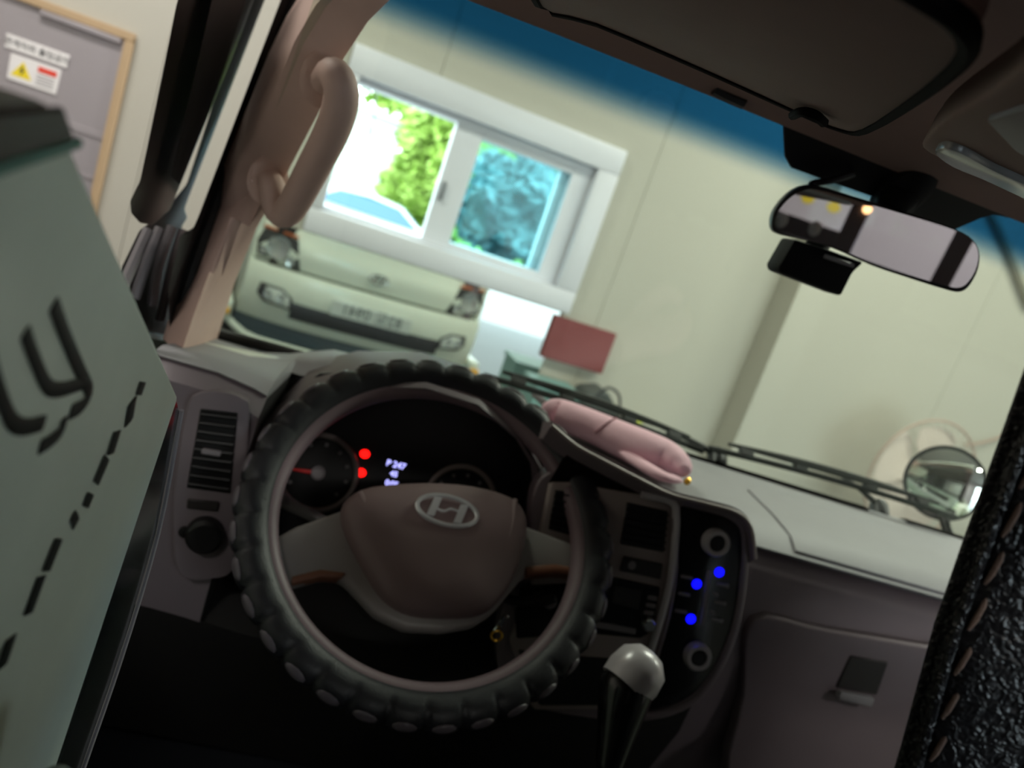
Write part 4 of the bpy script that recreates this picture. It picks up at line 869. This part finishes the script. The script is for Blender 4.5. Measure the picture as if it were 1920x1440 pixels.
# ---- round convex mirror outside
CV = thing('round_mirror', 'round convex mirror outside the passenger corner of the windscreen', 'mirror', (.66, -.02, 1.33))
cc_ = px(1772, 906, y=.06); cn = (CAM - cc_).normalized(); cn = (cn + V((-.15, -.55, .05))).normalized()
R_c = .072
bm = B(); lathe(bm, cc_, cn, [(R_c * f, .016 * (1 - f * f)) for f in (1, .9, .75, .6, .4, .2, 0)], 40); done(bm, 'convex_glass', 'mirror', CV, True, 80)
bm = B(); lathe(bm, cc_, cn, [(R_c * .97, .002), (R_c * 1.02, .003), (R_c * 1.03, -.004), (R_c * .8, -.03), (R_c * .3, -.045), (0, -.046)], 40); done(bm, 'mirror_shell', 'black_plastic', CV)
bm = B(); tube(bm, cat([cc_ - cn * .04, V((.70, .03, 1.34)), V((.70, -.06, 1.30))], 6), .009, 10); done(bm, 'mirror_arm', 'black_plastic', CV)

# ---- passenger seat at the right, leather with a stitched seam
PS = thing('passenger_seat', 'black leather seat back with a stitched edge seam at the right', 'seat', (.10, -.95, .80))
def seatx(z): return -.172 + .030 * ((z - 1.44) / .2) - .02 * ((z - 1.44) / .2) ** 2 * .4
EDGE = [(.85, -.15), (1.2, -.165), (1.36, -.172), (1.452, -.189), (1.517, -.204), (1.563, -.211), (1.606, -.217), (1.64, -.222), (1.66, -.215), (1.68, -.19)]
def xedge(z):
    for (z0, x0), (z1, x1) in zip(EDGE, EDGE[1:]):
        if z <= z1: return x0 + (x1 - x0) * (z - z0) / (z1 - z0)
    return EDGE[-1][1]
zs = [.85, 1.0, 1.15, 1.25, 1.33] + [1.38 + .02 * k for k in range(13)] + [1.63, 1.645, 1.652, 1.658, 1.661]
bm = B(); secs = []
for z in zs:
    f = max(0, (z - 1.63) / .031); sh = .03 * f * f
    xl = xedge(z); xr = .24 - .03 * f; yb, yf = -.995 + sh, -.86 - sh
    xl += .003
    back = [(xl + .25, -1.045 + sh), (xl + .12, -1.018 + sh), (xl + .05, -.996 + sh), (xl + .024, -.9875 + sh), (xl + .0135, -.9835 + sh), (xl + .006, -.979 + sh), (xl + .001, -.972), (xl, -.966), (xl + .030, -.946), (xl + .10, -.905), (xl + .17, -.876), (xl + .25, -.862 - sh)]
    sec = [V((p.x, p.y, z)) for p in cat([(a, b, 0) for a, b in back], 4)]
    for k in range(1, 7):
        t = math.radians(90 - 180 * k / 7); sec.append(V((xr - .05 + .05 * math.cos(t), -.952 + .09 * math.sin(t), z)))
    secs.append(sec)
loft(bm, secs); done(bm, 'backrest', 'leather', PS, True, 60)
# seam and stitches following the back-left edge
def seam(z, o=0.): return V((xedge(z) + .003 + .0052 + o * .8, -.9785 - o * .5, z))
bm = B(); tube(bm, [seam(z, -.0045) for z in [1.32 + .02 * k for k in range(16)]], .0022, 8); done(bm, 'seam_welt', 'leather', PS)
bm = B(); z0 = 1.32; p0, p1 = seam(z0, -.0003), seam(z0 + .0165, .0008); tube(bm, [p0, p0.lerp(p1, .3) + V((-.0004, -.0010, 0)), p0.lerp(p1, .7) + V((-.0004, -.0010, 0)), p1], [.0007, .0012, .0012, .0007], 8)
st0 = done(bm, 'stitch', 'thread', PS)
for k in range(1, 16):
    zk = 1.32 + .0205 * k; dup(st0, PS, seam(zk) - seam(z0))
bm = B(); box(bm, -.14, .32, -.95, -.45, .78, .92, .04, 4); done(bm, 'seat_cushion', 'leather', PS)

# ---- driver seat cushion and the package standing on it
DS = thing('driver_seat', 'dark driver seat cushion behind the steering wheel', 'seat', (-.45, -1.0, .76))
bm = B(); box(bm, -.70, -.20, -1.25, -.75, .76, .95, .05, 4); done(bm, 'seat_cushion', 'cloth_seat', DS)
bm = B(); box(bm, -.70, -.20, -1.45, -1.33, .90, 1.50, .05, 4); done(bm, 'backrest', 'cloth_seat', DS)
bm = B(); box(bm, -.55, -.35, -1.44, -1.35, 1.53, 1.68, .03, 3); done(bm, 'headrest', 'cloth_seat', DS)
for x in (-.50, -.40):
    bm = B(); tube(bm, [(x, -1.395, 1.48), (x, -1.395, 1.55)], .006, 8); done(bm, 'headrest_post', 'chrome', DS)
PX = -.545; PPL = (V((1, 0, 0)), PX)
PK = thing('printed_package', 'grey-green package with dark lettering close by on the left', 'package', (PX - .03, -.85, .95))
bm = B(); slab(bm, [(337, 742), (110, 196), (-120, 214), (-200, 900), (-160, 1500), (60, 1580), (202, 1150)], PPL, .06, 0, .004, 3); done(bm, 'package_body', 'package', PK, True, 50)
bm = B(); slab(bm, [(104, 196), (-120, 214), (-120, 330), (0, 298), (126, 262)], PPL, .002, .0022, .0006, 1); done(bm, 'dark_band', 'package_dark', PK)
bm = B(); tube(bm, [px(u, v, pl=PPL) + V((.002, 0, 0)) for u, v in ((-120, 345), (0, 302), (128, 262))], .0016, 8); done(bm, 'teal_edge', 'package_teal', PK)
bm = B(); slab(bm, [(340, 745), (345, 770), (300, 1000), (232, 1230), (160, 1440), (110, 1590), (60, 1590), (130, 1400), (205, 1150), (262, 960)], PPL, .055, -.002, .002, 1); done(bm, 'film_side', 'film', PK)
bm = B(); tube(bm, cat([px(u, v, pl=PPL) + V((-.001, 0, 0)) for u, v in ((344, 770), (300, 1000), (232, 1230), (160, 1440), (110, 1590))], 4), .0014, 6); done(bm, 'film_edge', 'button_grey', PK)
def stroke(pix, r0, nm='letter_stroke'):
    bm = B(); P_ = [px(u, v, pl=PPL) + V((.0004, 0, 0)) for u, v in pix]; tube(bm, cat(P_, 5), r0, 8, flat=.15 if False else None); 
    for v in bm.verts: v.co.x = PX + .0004 + (v.co.x - PX) * .12
    done(bm, nm, 'package_ink', PK)
stroke([(44, 622), (62, 672), (85, 722), (108, 730), (140, 722), (158, 715)], .0026)
stroke([(98, 570), (122, 635), (148, 695), (165, 735), (152, 760), (130, 772)], .0029)
stroke([(118, 784), (112, 808), (90, 828), (72, 838)], .0027)
stroke([(-30, 650), (0, 745), (20, 790), (45, 800), (80, 792)], .0027)
for (u0, v0), (u1, v1) in (((266, 716), (258, 740)), ((246, 752), (240, 790)), ((218, 808), (205, 850)), ((198, 858), (178, 905)), ((168, 925), (158, 950)), ((142, 965), (132, 985)), ((108, 1010), (84, 1070)), ((76, 1080), (50, 1150)), ((18, 1195), (0, 1250))):
    stroke([(u0, v0), ((u0 + u1) / 2, (v0 + v1) / 2), (u1, v1)], .0050, 'small_lettering')
bt = thing('white_cap_bottle', 'pale rounded cap beside the package, bottom left corner', 'bottle', px(110, 1470, x=-.50))
bm = B(); cb_ = px(112, 1432, x=-.515); lathe(bm, cb_ - V((0, 0, .012)), (0, 0, 1), [(.005, -.03), (.0075, -.025), (.0075, 0), (.0065, .005), (.004, .008), (0, .0085)], 24); done(bm, 'bottle_cap', 'cap_white', bt, True, 60)
bm = B(); lathe(bm, cb_ - V((0, 0, .012)), (0, 0, 1), [(.012, -.40), (.013, -.39), (.013, -.06), (.007, -.035), (.005, -.028)], 24); done(bm, 'bottle_body', 'film', bt, True, 60)
